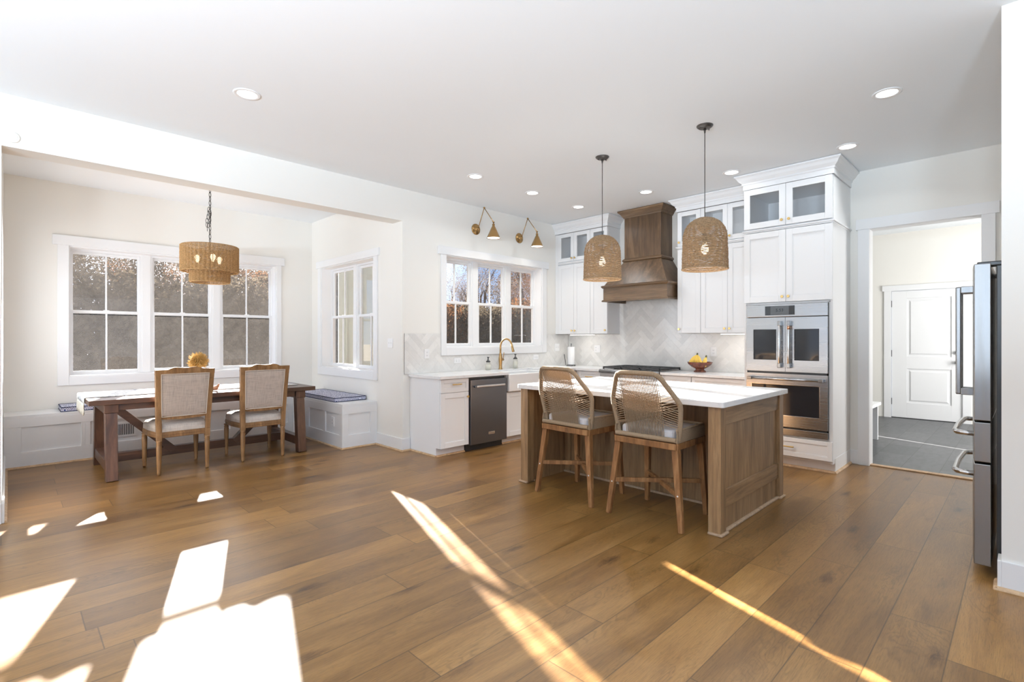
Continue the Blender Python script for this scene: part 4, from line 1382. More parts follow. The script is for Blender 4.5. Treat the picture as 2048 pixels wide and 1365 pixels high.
# ================================================================ BAR STOOLS
def make_stool(label):
    t = thing('bar_stool', label, 'stool', (0, 0, 0), 'rope-back bar stools')
    # local: faces +y, origin on the floor
    LEG = [(-0.302, -0.248, -0.232, -0.196), (0.302, -0.248, 0.232, -0.196), (-0.254, 0.248, -0.226, 0.21), (0.254, 0.248, 0.226, 0.21)]
    for fx, fy, tx, ty in LEG:
        m = MB(); m.bar((fx, fy, 0), (tx, ty, 0.60), 0.034, 0.034, (0, 1, 0), 0.05, 0.05)
        m.build('leg', M['acacia'], t, bevel=0.004)
    m = MB()
    for a, b in (((-0.255, -0.222), (0.255, -0.222)), ((-0.25, 0.232), (0.25, 0.232)), ((-0.245, -0.222), (-0.24, 0.232)), ((0.245, -0.222), (0.24, 0.232))):
        m.bar((a[0], a[1], 0.588), (b[0], b[1], 0.588), 0.036, 0.046)
    m.build('seat_frame', M['acacia'], t, bevel=0.004)
    at = lambda L, z: Vector((L[0] + (L[2] - L[0]) * z / 0.6, L[1] + (L[3] - L[1]) * z / 0.6, z))
    for i, (A, B, z) in enumerate(((LEG[0], LEG[3], 0.262), (LEG[1], LEG[2], 0.248))):
        m = MB(); m.bar(at(A, z), at(B, z), 0.026, 0.034); m.build('cross_stretcher', M['acacia'], t, bevel=0.003)
    for i in (0, 1):
        q = at(LEG[i], 0.25)
        m = MB(); m.lathe([(0.006, -0.018), (0.006, -0.0215), (0.003, -0.0225), (0.001, -0.0225)], 10, (q.x, q.y, q.z), 'y'); m.build('bolt_cap', M['plate'], t)
    # rope-wrapped back hoop: hexagonal outline leaning back, wings swept slightly forward
    def yl(z, x):
        k = (z - 0.62) / 0.5
        return -0.215 - 0.06 * k - 0.085 * k * k + 0.05 * (abs(x) / 0.28) ** 2.2
    OUT = [(-0.245, 0.625), (-0.262, 0.72), (-0.280, 0.86), (-0.278, 0.895), (-0.262, 0.93), (-0.205, 1.035), (-0.188, 1.068), (-0.165, 1.094), (-0.13, 1.106), (0, 1.11)]
    OUT = OUT + [(-x, z) for x, z in reversed(OUT[:-1])]
    P = [Vector((x, yl(z, x), z)) for x, z in OUT]
    m = MB()
    # wrapped tube with rope ridges
    dense = []
    for i in range(len(P) - 1):
        L = (P[i + 1] - P[i]).length
        n = max(2, int(L / 0.0045))
        dense += [P[i].lerp(P[i + 1], k / n) for k in range(n)]
    dense.append(P[-1])
    m.tube(dense, [0.0175 + 0.0016 * (i % 2) for i in range(len(dense))], 8)
    m.build('back_frame', M['rope'], t)
    m = MB()
    base = [(-0.245, -0.222), (0.245, -0.222)]
    bb = [Vector((-0.25, -0.222, 0.632)).lerp(Vector((0.25, -0.222, 0.632)), k / 110) for k in range(111)]
    m.tube(bb, [0.0175 + 0.0016 * (i % 2) for i in range(len(bb))], 8)
    m.build('back_rail', M['rope'], t)
    # vertical cords (two layers) and the crossing cords
    m = MB()
    NV = 25
    for layer in (0, 1):
        for i in range(NV):
            k = (i + 0.5 * layer) / (NV - 0.5)
            xb = -0.150 + 0.300 * k
            xt = -0.158 + 0.316 * k
            o = 0.010 if layer else -0.010
            pts = []
            for j in range(7):
                q = j / 6
                z = 0.635 + (1.102 - 0.635) * q
                x = xb + (xt - xb) * q
                pts.append((x, yl(z, 0) + o * (1 - 0.4 * abs(2 * q - 1)), z))
            m.tube(pts, 0.0026, 5, caps=False)
    m.build('vertical_cords', M['rope'], t)
    def edge(z):
        for (x0, z0), (x1, z1) in zip(OUT[:9], OUT[1:9]):
            if z0 <= z <= z1:
                return abs(x0 + (x1 - x0) * (z - z0) / (z1 - z0))
        return 0.13
    m = MB()
    NC = 9
    for s in (-1, 1):
        for i in range(NC):
            k = i / (NC - 1)
            za = 0.715 + 0.125 * k
            zb = 0.855 + 0.155 * k
            xa, xb = s * edge(za), -s * edge(zb)
            pts = []
            for j in range(9):
                q = j / 8
                x = xa + (xb - xa) * q
                z = za + (zb - za) * q
                yy = yl(za, xa) * (1 - q) + yl(zb, xb) * q
                yy = yy * 0.45 + (yl(z, x) - 0.012) * 0.55 if 0 < j < 8 else yl(z, x)
                pts.append((x, yy - 0.010 - 0.004 * s, z))
            m.tube(pts, 0.0028, 5, caps=False)
    m.build('crossing_cords', M['rope'], t)
    # roped seat basket
    m = MB()
    path = []
    for a, b, n in (((-0.252, -0.222), (-0.246, 0.225), 52), ((-0.246, 0.225), (0.246, 0.225), 56), ((0.246, 0.225), (0.252, -0.222), 52)):
        for k in range(n):
            path.append((a[0] + (b[0] - a[0]) * k / n, a[1] + (b[1] - a[1]) * k / n))
    for i, (x, y) in enumerate(path):
        h = 0.702
        c = 1.0
        m.tube([(x, y, 0.612), (x * 1.012, y * 1.012, 0.66), (x * 0.995, y * 0.995, h)], 0.0052, 5, caps=False)
    top = [(-0.250, -0.215, 0.704), (-0.247, 0.21, 0.704), (-0.232, 0.225, 0.704), (0.232, 0.225, 0.704), (0.247, 0.21, 0.704), (0.250, -0.215, 0.704)]
    m.tube(top, 0.0085, 8)
    m.build('seat_rope', M['rope'], t)
    m = MB(); m.box(-0.235, 0.235, -0.21, 0.215, 0.606, 0.618); m.build('seat_board', M['acacia'], t)
    m = MB(); m.prism(rrect(-0.226, 0.226, -0.205, 0.212, 0.05), 0.619, 0.698); m.build('cushion', M['seatgrey'], t, bevel=0.022, seg=4)
    return t
st = make_stool('rope-back bar stool on the right, nearest the double oven')
st.location = (3.582, 1.992, 0); st.rotation_euler = (0, 0, -PI / 2)
dup(st, (3.588, 2.752, 0), -PI / 2 - 0.03, 'rope-back bar stool on the left, nearer the sink')

# ================================================================ DINING TABLE
tx0, tx1, ty0, ty1, tz = 0.535, 2.675, 6.11, 7.07, 0.775
t = thing('dining_table', 'dark brown wooden trestle dining table in the nook', 'table', (1.625, 6.61, 0))
m = MB()
for k in range(5):
    y0 = ty0 + k * (ty1 - ty0) / 5
    m.box(tx0, tx1, y0 + 0.001, y0 + (ty1 - ty0) / 5 - 0.001, tz - 0.048, tz)
m.build('tabletop', M['table'], t, bevel=0.003)
for x in (0.705, 2.505):
    for s in (-1, 1):
        yf, yt = 6.59 + s * 0.465, 6.59 + s * 0.40
        m = MB(); m.bar((x, yf, 0.0), (x, yt, 0.66), 0.095, 0.095, (0, 1, 0)); m.build('leg', M['table_v'], t, bevel=0.004)
    m = MB(); m.box(x - 0.055, x + 0.055, 6.13, 7.05, 0.645, tz - 0.048); m.build('crossbeam', M['table_v'], t, bevel=0.004)
    m = MB(); m.box(x - 0.04, x + 0.04, 6.15, 7.02, 0.085, 0.185); m.build('foot_rail', M['table_v'], t, bevel=0.004)
m = MB(); m.box(0.745, 2.465, 6.57, 6.65, 0.09, 0.18); m.build('stretcher', M['table'], t, bevel=0.004)
for s in (-1, 1):
    c = 1.605
    m = MB(); m.bar((c + s * 0.86, 6.61, 0.69), (c + s * 0.31, 6.61, 0.14), 0.075, 0.09, (0, 1, 0)); m.build('brace', M['table'], t, bevel=0.003)
m = MB(); m.box(0.76, 2.45, 6.155, 6.18, 0.665, tz - 0.048); m.build('apron', M['table'], t, bevel=0.002)

# runner
t = thing('table_runner', 'white fringed table runner with dark smudged pattern on the dining table', 'runner', (1.62, 6.76, tz))
ry0, ry1 = 6.42, 7.08
m = MB()
rp = [(tx0 - 0.006, tz - 0.055), (tx0 - 0.007, tz - 0.004), (tx0 - 0.002, tz + 0.004), (tx0 + 0.02, tz + 0.005)] + [(tx0 + 0.02 + (tx1 - tx0 - 0.10) * k / 24, tz + 0.005 + 0.0012 * math.sin(k * 1.7)) for k in range(1, 25)]
def rf(u, v):
    i = min(int(u * (len(rp) - 1)), len(rp) - 2); q = u * (len(rp) - 1) - i
    return (rp[i][0] * (1 - q) + rp[i + 1][0] * q, ry0 + (ry1 - ry0) * v, rp[i][1] * (1 - q) + rp[i + 1][1] * q)
m.grid(rf, len(rp) - 1, 6)
o = m.build('cloth', M['runner'], t)
sm_ = o.modifiers.new('thick', 'SOLIDIFY'); sm_.thickness = 0.004; sm_.offset = 0
m = MB()
rnd = random.Random(4)
for i in range(44):
    y = ry0 + 0.008 + (ry1 - ry0 - 0.016) * i / 43
    L = 0.11 + rnd.uniform(-0.01, 0.012)
    x = tx0 - 0.008
    pts = [(x + rnd.uniform(-0.004, 0.002) * (j > 0), y + rnd.uniform(-0.004, 0.004) * (j > 0), tz - 0.052 - L * j / 5) for j in range(6)]
    m.tube(pts, [0.004, 0.005, 0.0035, 0.005, 0.004, 0.0055], 5)
m.build('fringe', M['fringe'], t)

# dried grass ball in a vase
t = thing('dried_arrangement', 'round golden dried grass bunch in a vase on the dining table', 'dried flowers', (1.545, 6.62, tz + 0.008))
c = Vector((1.545, 6.62, 1.098))
m = MB(); m.lathe([(0.045, tz + 0.008), (0.062, tz + 0.05), (0.07, tz + 0.09), (0.055, tz + 0.14), (0.03, tz + 0.175), (0.028, tz + 0.2), (0.036, tz + 0.21), (0.03, tz + 0.205), (0.02, tz + 0.18)], 24, (c.x, c.y, 0)); m.build('vase', M['ceramic'], t)
m = MB()
for i in range(620):
    z = rnd.uniform(-0.75, 1); a = rnd.uniform(0, 2 * PI); r = math.sqrt(max(0, 1 - z * z))
    d = Vector((r * math.cos(a), r * math.sin(a), z))
    L = rnd.uniform(0.085, 0.118)
    bend = Vector((rnd.uniform(-1, 1), rnd.uniform(-1, 1), rnd.uniform(-1, 1))) * 0.018
    p0 = c + Vector((0, 0, -0.06)) + d * 0.02
    p1 = c + d * L * 0.6 + bend
    p2 = c + d * L
    m.tube([p0, p1, p2], [0.0012, 0.0030, 0.0012], 4, caps=False)
m.build('grass_head', M['grass_dry'], t)
m = MB()
for i in range(9):
    a = i * 0.7
    m.tube([(c.x, c.y, tz + 0.06), (c.x + 0.012 * math.cos(a), c.y + 0.012 * math.sin(a), 1.0), (c.x + 0.02 * math.cos(a), c.y + 0.02 * math.sin(a), 1.06)], 0.002, 5)
m.build('stems', M['grass_dry'], t)

# small carved wooden ornament
m = MB()
o0 = Vector((1.62, 6.40, tz + 0.006))
ax = Vector((0.78, -0.62, 0)).normalized()
prof = [(0.0, 0.010), (0.012, 0.024), (0.03, 0.030), (0.05, 0.034), (0.072, 0.030), (0.09, 0.022), (0.104, 0.024), (0.118, 0.030), (0.13, 0.026), (0.14, 0.012)]
m.tube([o0 + ax * (d - 0.07) + Vector((0, 0, 0.028 + 0.006 * math.sin(d * 50))) for d, r in prof], [r * 0.8 for d, r in prof], 12)
o0b = o0 + ax * 0.065
m.tube([o0b + Vector((0, 0, 0.04)), o0b + ax * 0.012 + Vector((0, 0, 0.062)), o0b + ax * 0.016 + Vector((0, 0, 0.072))], [0.016, 0.010, 0.004], 8)
tag(recentre(m.build('wooden_ornament', M['lgwood'])), 'small brown carved wooden ornament lying on the white runner', 'ornament')

# ================================================================ DINING CHAIRS
def make_chair(label):
    t = thing('dining_chair', label, 'chair', (0, 0, 0), 'upholstered dining chairs')
    # local: faces +y
    def turned(x, y, z1, name='leg', sc=1.0):
        m = MB()
        pr = [(0.013, 0.0), (0.017, 0.015), (0.019, 0.03), (0.016, 0.045), (0.0185, 0.06), (0.021, 0.12), (0.0245, 0.24), (0.0255, z1 - 0.055), (0.021, z1 - 0.045), (0.027, z1 - 0.036), (0.020, z1 - 0.024), (0.026, z1 - 0.014), (0.025, z1)]
        n = 20
        base = len(m.v)
        for i, (r, h) in enumerate(pr):
            fl = 0.0022 if 4 <= i <= 7 else 0.0
            for k in range(n):
                rr_ = (r - (fl if k % 2 else 0)) * sc
                a = 2 * PI * k / n
                m.v.append((x + rr_ * math.cos(a), y + rr_ * math.sin(a), h))
        for i in range(len(pr) - 1):
            for k in range(n):
                k2 = (k + 1) % n
                m.face([base + i * n + k, base + i * n + k2, base + (i + 1) * n + k2, base + (i + 1) * n + k], True)
        m.face([base + k for k in reversed(range(n))]); m.face([base + (len(pr) - 1) * n + k for k in range(n)])
        m.build(name, M['chair'], t)
    for x in (-0.238, 0.238):
        turned(x, 0.258, 0.365)
    for x in (-0.212, 0.212):
        turned(x, -0.258, 0.345)
    # seat frame (tapered, bowed front)
    def seat_outline(g):
        return [(-0.222 - g, -0.262 - g * 0.2)] + [(-0.262 - g + 0.0 * k, -0.262 + (0.52) * k) for k in (0.5,)] + [(-0.266 - g, 0.2), (-0.25 - g, 0.262 + g)] + [(-0.25 + 0.5 * k, 0.268 + g + 0.028 * math.sin(PI * k)) for k in (0.2, 0.4, 0.6, 0.8)] + [(0.25 + g, 0.262 + g), (0.266 + g, 0.2), (0.262 + g, -0.002), (0.222 + g, -0.262 - g * 0.2)]
    m = MB(); m.prism(seat_outline(0.0), 0.365, 0.425); m.build('seat_frame', M['chair'], t, bevel=0.006)
    m = MB(); m.prism([(p[0] * 1.012, p[1] * 1.012) for p in seat_outline(0.0)], 0.392, 0.406); m.build('bead', M['chair'], t, bevel=0.003)
    m = MB()
    so = seat_outline(-0.004)
    def blk(x, y):
        m2 = MB(); m2.box(x - 0.028, x + 0.028, y - 0.026, y + 0.026, 0.345, 0.44); return m2
    m.prism(so, 0.425, 0.455)
    cxx, cyy = 0.0, 0.0
    b = len(m.v)
    rings = ((1.0, 0.455), (0.985, 0.478), (0.93, 0.498), (0.75, 0.514), (0.4, 0.523), (0.0, 0.526))
    n = len(so)
    for s_, z in rings:
        for p in so:
            m.v.append((p[0] * s_, p[1] * s_, z))
    for i in range(len(rings) - 1):
        for k in range(n):
            k2 = (k + 1) % n
            m.face([b + i * n + k, b + i * n + k2, b + (i + 1) * n + k2, b + (i + 1) * n + k], True)
    m.build('seat_cushion', M['linen_l'], t)
    # back: posts from leg block up to the crest, leaning back and spreading
    def by(z):
        return -0.255 - 0.075 * max(0, (z - 0.45)) / 0.61 * (0.6 + 0.4 * max(0, (z - 0.45)) / 0.61)
    def bxx(z):
        return 0.212 + 0.024 * max(0, (z - 0.40)) / 0.65
    for s in (-1, 1):
        m = MB()
        zs = [0.345, 0.42, 0.52, 0.65, 0.80, 0.95, 1.045]
        for z0, z1 in zip(zs, zs[1:]):
            q = lambda z: [(s * bxx(z) - 0.023, by(z) - 0.024, z), (s * bxx(z) + 0.023, by(z) - 0.024, z), (s * bxx(z) + 0.023, by(z) + 0.024, z), (s * bxx(z) - 0.023, by(z) + 0.024, z)]
            m.hexa(q(z0), q(z1))
        m.build('back_post', M['chair'], t, bevel=0.002, seg=1)
    m = MB()
    N = 28
    def crest(u):
        a = abs(u)
        if a > 0.62:
            return 1.048 + 0.0 * a
        return 1.048 + 0.020 * (0.5 + 0.5 * math.cos(PI * max(0, (a - 0.42)) / 0.20)) if a > 0.42 else 1.068 - 0.008 * math.cos(PI * a / 0.42) * 0.5 + 0.0
    for i in range(N):
        u0, u1 = -1 + 2 * i / N, -1 + 2 * (i + 1) / N
        w = bxx(1.03) + 0.023
        f = lambda u, z: (u * w, by(z) - 0.0)
        q = lambda u: [(u * w, by(1.0) - 0.024, 1.0), (u * w, by(1.0) + 0.024, 1.0), (u * w, by(crest(u)) + 0.024, crest(u)), (u * w, by(crest(u)) - 0.024, crest(u))]
        m.hexa(q(u0), q(u1))
    m.build('crest_rail', M['chair'], t)
    m = MB()
    for i in range(12):
        u0, u1 = -1 + 2 * i / 12, -1 + 2 * (i + 1) / 12
        w = bxx(0.56)
        zb = lambda u: 0.545 + 0.012 * u * u
        q = lambda u: [(u * w, by(0.54) - 0.022, zb(u)), (u * w, by(0.54) + 0.022, zb(u)), (u * w, by(0.58) + 0.022, zb(u) + 0.036), (u * w, by(0.58) - 0.022, zb(u) + 0.036)]
        m.hexa(q(u0), q(u1))
    m.build('lower_rail', M['chair'], t)
    m = MB()
    def bp(u, v, o):
        z = 0.578 + (1.003 - 0.578) * v
        w = bxx(z) - 0.022
        return (u * w, by(z) + o, z)
    for o, s in ((-0.018, -1), (0.024, 1)):
        def fn(a, b_, o=o, s=s):
            u, v = a * 2 - 1, b_
            puff = (1 - abs(u) ** 6) * (1 - abs(2 * v - 1) ** 6)
            return bp(u, v, o + s * 0.014 * puff)
        m.grid(fn, 16, 16)
    m.build('back_upholstery', M['linen'], t)
    m = MB()
    loop = [bp(-0.985, k / 10, -0.024) for k in range(11)] + [bp(-0.985 + 1.97 * k / 10, 1.0, -0.024) for k in range(1, 11)] + [bp(0.985, 1 - k / 10, -0.024) for k in range(1, 11)] + [bp(0.985 - 1.97 * k / 10, 0.0, -0.024) for k in range(1, 10)]
    m.tube(loop, 0.0045, 6, closed=True)
    m.build('back_piping', M['piping'], t)
    return t
ch = make_chair('wood-framed linen dining chair on the left, in front of the dried grass')
ch.location = (1.273, 6.300, 0); ch.rotation_euler = (0, 0, 0.02)
dup(ch, (2.056, 6.322, 0), -0.01, 'wood-framed linen dining chair on the right, nearer the blue cushioned bench')

# ================================================================ WINDOW BENCH
bz = 0.55
t = thing('window_bench', 'white panelled L-shaped bench under the nook windows', 'bench', (1.7, 7.6, 0))
by0_, rx0, re = 7.41, 2.92, 5.89
m = MB(); m.box(XN0 + 0.001, XN1 - 0.001, by0_ - 0.012, YB - 0.001, bz - 0.03, bz); m.box(rx0 - 0.012, XN1 - 0.001, re - 0.012, by0_ - 0.012, bz - 0.03, bz)
m.build('seat', M['bench'], t, bevel=0.003)
m = MB(); m.box(XN0 + 0.001, XN1 - 0.001, by0_, YB - 0.001, 0, bz - 0.03); m.box(rx0, XN1 - 0.001, re, by0_, 0, bz - 0.03)
m.build('carcass', M['bench'], t)
def frame_panels(f, edges, name='face_frame'):
    m = MB()
    u0, u1 = edges[0][0], edges[-1][1]
    z0, z1 = 0.165, 0.425
    m.fbox(f, u0 - 0.001, u1, 0, z0, 0, 0.016); m.fbox(f, u0 - 0.001, u1, z1, bz - 0.03, 0, 0.016)
    prev = None
    for a, b, p, q in edges:
        m.fbox(f, a, p, z0, z1, 0, 0.016)
        m.fbox(f, q, b, z0, z1, 0, 0.016)
    m.build(name, M['bench'], t, bevel=0.002)
BF = lambda u, w, d: (u, by0_ - d, w)
RBF = lambda u, w, d: (rx0 - d, u, w)
EBF = lambda u, w, d: (u, re - d, w)
frame_panels(BF, [(XN0 + 0.001, 0.62, 0.105, 0.585), (0.62, 1.40, 0.665, 1.33), (1.40, 2.16, 1.46, 2.09), (2.16, 2.903, 2.22, 2.83)])
frame_panels(RBF, [(5.892, 6.38, 5.955, 6.345), (6.38, 6.88, 6.42, 6.845), (6.88, 7.393, 6.92, 7.36)])
frame_panels(EBF, [(2.904, 3.379, 2.985, 3.285)])
m = MB(); shoe_prism(m, BF, XN0 + 0.02, rx0, 0.016); shoe_prism(m, RBF, re - 0.03, by0_ - 0.016, 0.016); shoe_prism(m, EBF, rx0 - 0.03, XN1, 0.016)
m.build('shoe_moulding', M['shoe'], t)

def cushion(x0, x1, y0, y1, z0, z1, label):
    t = thing('bench_cushion', label, 'cushion', ((x0 + x1) / 2, (y0 + y1) / 2, z0), 'navy patterned bench cushions')
    m = MB()
    nx, ny = 18, 18
    hw, hd = (x1 - x0) / 2, (y1 - y0) / 2
    cx_, cy_ = (x0 + x1) / 2, (y0 + y1) / 2
    def top(u, v, s):
        a, b = 2 * u - 1, 2 * v - 1
        crown_ = (1 - abs(a) ** 5) * (1 - abs(b) ** 5)
        return (cx_ + a * hw, cy_ + b * hd, (z1 - 0.012 + 0.012 * crown_) if s else z0 + 0.001)
    m.grid(lambda u, v: top(u, v, 1), nx, ny)
    m.grid(lambda u, v: top(u, v, 0), nx, ny)
    o = rrect(x0, x1, y0, y1, 0.02, 4)
    n = len(o); b = len(m.v)
    for z, g in ((z0 + 0.001, 0), ((z0 + z1) / 2, 0.004), (z1 - 0.012, 0)):
        for p in o:
            m.v.append((cx_ + (p[0] - cx_) * (1 + g / hw), cy_ + (p[1] - cy_) * (1 + g / hd), z))
    for i in range(2):
        for k in range(n):
            k2 = (k + 1) % n
            m.face([b + i * n + k, b + i * n + k2, b + (i + 1) * n + k2, b + (i + 1) * n + k], True)
    m.build('cover', M['medallion'], t)
    for z in (z0 + 0.005, z1 - 0.012):
        m = MB(); m.tube([(p[0], p[1], z) for p in rrect(x0 - 0.001, x1 + 0.001, y0 - 0.001, y1 + 0.001, 0.02, 4)], 0.005, 6, closed=True)
        m.build('piping', M['navy'], t)
cushion(2.935, 3.365, 6.13, 7.40, bz, bz + 0.062, 'navy and white cushion on the right bench under the side window')
cushion(0.42, 2.90, 7.43, 7.835, bz, bz + 0.062, 'long navy and white cushion on the back bench behind the table')

# ================================================================ LIGHT FITTINGS
REC = [(1.254, 4.038, 'lit recessed ceiling light in front of the dining nook'), (4.582, 0.719, 'lit recessed ceiling light nearest the refrigerator'), (5.596, 1.179, 'lit recessed ceiling light by the oven cabinet crown'), (5.579, 2.249, 'lit recessed ceiling light left of the oven cabinet'), (5.576, 3.288, 'lit recessed ceiling light in front of the wooden hood'), (3.696, 4.307, 'lit recessed ceiling light in front of the left brass wall lamp'), (4.616, 4.299, 'lit recessed ceiling light in front of the right brass wall lamp'), (5.555, 4.314, 'lit recessed ceiling light over the kitchen corner')]
def make_rec(label):
    t = thing('recessed_light', label, 'ceiling light', (0, 0, 0), 'recessed ceiling lights')
    m = MB(); m.lathe([(0.066, -0.0005), (0.092, -0.0005), (0.092, -0.004), (0.088, -0.006), (0.070, -0.006), (0.066, -0.003), (0.066, -0.0005)], 32, caps=False); m.build('trim_ring', M['plate'], t)
    m = MB(); m.lathe([(0.001, -0.0025), (0.067, -0.0025), (0.067, -0.0005), (0.001, -0.0005)], 32); m.build('lens', M['downlight'], t)
    return t
r0 = make_rec(REC[0][2]); r0.location = (REC[0][0], REC[0][1], ZC)
for x, y, l in REC[1:]:
    dup(r0, (x, y, ZC), None, l)
for x, y, l in REC + [(1.3, 1.5, ''), (-1.5, 1.5, ''), (-1.5, 4.0, ''), (1.3, -1.5, ''), (-1.5, -1.5, '')]:  # last five are added fill lights out of view, without fittings
    area('downlight_glow', (x, y, ZC - 0.012), (0, 0, -1), 0.12, 0.12, 6.0, (0.92, 0.97, 1.0), 150)

def make_pendant(label):
    t = thing('pendant_light', label, 'pendant light', (0, 0, 0), 'woven dome pendant lights')
    # local z = 0 at the ceiling
    m = MB(); m.lathe([(0.001, -0.028), (0.02, -0.027), (0.05, -0.020), (0.066, -0.006), (0.067, 0.0)], 28)
    m.lathe([(0.001, -0.062), (0.006, -0.062), (0.008, -0.045), (0.012, -0.028)], 12)
    m.lathe([(0.001, -0.034), (0.004, -0.034), (0.004, -0.02)], 8, (0.035, -0.02, 0)); m.lathe([(0.001, -0.034), (0.004, -0.034), (0.004, -0.02)], 8, (-0.035, 0.02, 0))
    m.build('canopy', M['bronze'], t)
    m = MB(); m.tube([(0, 0, -0.05), (0, 0, -0.92)], 0.0035, 8); m.build('cord', M['bronze'], t)
    zt, zb, R = -0.783, -1.212, 0.183
    rnd = random.Random(11)
    m = MB()
    prof = []
    N = 46
    for i in range(N + 1):
        k = i / N
        # dome profile by arc length: rounded crown then nearly straight side
        if k < 0.45:
            a = PI / 2 * (k / 0.45)
            r = 0.012 + (R * 0.955 - 0.012) * math.sin(a) ** 0.95
            z = zt - 0.17 * (1 - math.cos(a))
        else:
            q = (k - 0.45) / 0.55
            r = R * (0.955 + 0.045 * q)
            z = zt - 0.17 - (zt - 0.17 - zb) * q
        prof.append((r, z))
    for i, (r, z) in enumerate(prof):
        n = 56
        pts = []
        ph = rnd.uniform(0, 6)
        for k in range(n):
            a = 2 * PI * k / n
            w = 0.0018 * math.sin(a * 23 + ph) + rnd.uniform(-0.0016, 0.0016)
            pts.append(((r + w) * math.cos(a), (r + w) * math.sin(a), z + rnd.uniform(-0.0014, 0.0014)))
        m.tube(pts, [0.0046 + rnd.uniform(-0.0009, 0.0009) for _ in range(n)], 5, closed=True)
    m.build('woven_shade', M['seagrass'], t)
    m = MB(); m.tube([(R * math.cos(2 * PI * k / 48), R * math.sin(2 * PI * k / 48), zb - 0.002) for k in range(48)], 0.0075, 8, closed=True); m.build('rim', M['seagrass'], t)
    m = MB(); m.lathe([(0.001, -0.915), (0.02, -0.915), (0.021, -0.98), (0.016, -0.985)], 16); m.build('socket', M['bronze'], t)
    m = MB(); m.lathe([(0.013, -0.985), (0.016, -1.0), (0.028, -1.03), (0.031, -1.05), (0.026, -1.072), (0.012, -1.086), (0.001, -1.089)], 20); m.build('bulb', M['bulb'], t)
    return t
pd = make_pendant('woven dome pendant on the left, over the far end of the island')
pd.location = (4.195, 2.961, ZC)
dup(pd, (4.195, 1.915, ZC), None, 'woven dome pendant on the right, over the near end of the island')
def point(name, loc, p, c=(1, 0.8, 0.55), r=0.03):
    d = bpy.data.lights.new(name, 'POINT'); d.energy = p; d.color = c; d.shadow_soft_size = r
    o = bpy.data.objects.new(name, d); COL.objects.link(o); o.location = loc
point('pendant_glow', (4.195, 2.961, ZC - 1.10), 28, (1, 0.92, 0.84)); point('pendant_glow', (4.195, 1.915, ZC - 1.10), 28, (1, 0.92, 0.84))

# two-tier rattan chandelier
CX, CY_ = 1.655, 6.60
t = thing('chandelier', 'two-tier woven rattan drum chandelier hanging on a chain in the nook', 'chandelier', (CX, CY_, ZC))
m = MB(); m.lathe([(0.001, ZC - 0.03), (0.03, ZC - 0.028), (0.06, ZC - 0.012), (0.062, ZC)], 24, (CX, CY_, 0)); m.build('canopy', M['bronze'], t)
m = MB()
def link(c, ori, h=0.030, w=0.013, r=0.0028):
    pts = []
    for k in range(14):
        a = 2 * PI * k / 14
        u = w * math.cos(a); v = h * math.sin(a)
        pts.append((c[0] + u * math.cos(ori), c[1] + u * math.sin(ori), c[2] + v))
    m.tube(pts, r, 5, closed=True)
z = ZC - 0.055; i = 0
while z > 2.47:
    link((CX, CY_, z), (i % 2) * PI / 2 + 0.4); z -= 0.048; i += 1
# spare chain looped beside the run
rnd = random.Random(2)
for k, (dx, zz) in enumerate(((-0.012, 2.84), (-0.022, 2.80), (-0.03, 2.755), (-0.034, 2.71), (-0.036, 2.665), (-0.032, 2.62), (-0.02, 2.66), (-0.008, 2.70), (0.004, 2.745), (0.008, 2.79))):
    link((CX + dx * 0.7, CY_ - dx * 0.7, zz), k * 0.9)
m.build('chain', M['bronze'], t)
m = MB(); m.tube([(CX, CY_, ZC - 0.03), (CX + 0.004, CY_, 2.8), (CX - 0.003, CY_, 2.6), (CX, CY_, 2.40)], 0.0022, 6); m.build('cord', M['bronze'], t)
def drum(R, z0, z1, name, nst, nrow):
    m = MB()
    for j in range(nrow):
        z = z0 + (z1 - z0) * (j + 0.5) / nrow
        n = nst * 4
        dz = 0.0015 * (1 if j % 2 else -1)
        pts = []
        for k in range(n):
            a = 2 * PI * k / n
            w = 0.0105 * abs(math.sin(PI * k / 4)) + 0.0012 * math.sin(k * 2.3 + j)
            pts.append((CX + (R + w) * math.cos(a), CY_ + (R + w) * math.sin(a), z))
        m.tube(pts, (z1 - z0) / nrow * 0.46, 5, closed=True)
    for k in range(nst * 1):
        a = 2 * PI * (k + 0.5) / nst
        m.tube([(CX + R * math.cos(a), CY_ + R * math.sin(a), z0), (CX + R * math.cos(a), CY_ + R * math.sin(a), z1)], 0.0028, 5)
    for z in (z0, z1):
        m.tube([(CX + R * math.cos(2 * PI * k / 60), CY_ + R * math.sin(2 * PI * k / 60), z) for k in range(60)], 0.006, 6, closed=True)
    return m.build(name, M['rattan'], t)
drum(0.283, 2.122, 2.412, 'upper_drum', 42, 34)
drum(0.194, 2.0, 2.135, 'lower_drum', 30, 16)
m = MB()
for a in (0.3, 0.3 + PI / 2):
    for s in (1, -1):
        m.tube([(CX, CY_, 2.405), (CX + s * 0.287 * math.cos(a), CY_ + s * 0.287 * math.sin(a), 2.405)], 0.004, 6)
        m.tube([(CX, CY_, 2.128), (CX + s * 0.287 * math.cos(a), CY_ + s * 0.287 * math.sin(a), 2.128)], 0.004, 6)
m.tube([(CX, CY_, 2.44), (CX, CY_, 2.12)], 0.006, 8)
for k in range(3):
    a = 2 * PI * k / 3 + 0.5
    m.tube([(CX, CY_, 2.22), (CX + 0.13 * math.cos(a), CY_ + 0.13 * math.sin(a), 2.20), (CX + 0.13 * math.cos(a), CY_ + 0.13 * math.sin(a), 2.23)], 0.005, 6)
m.build('inner_frame', M['bronze'], t)
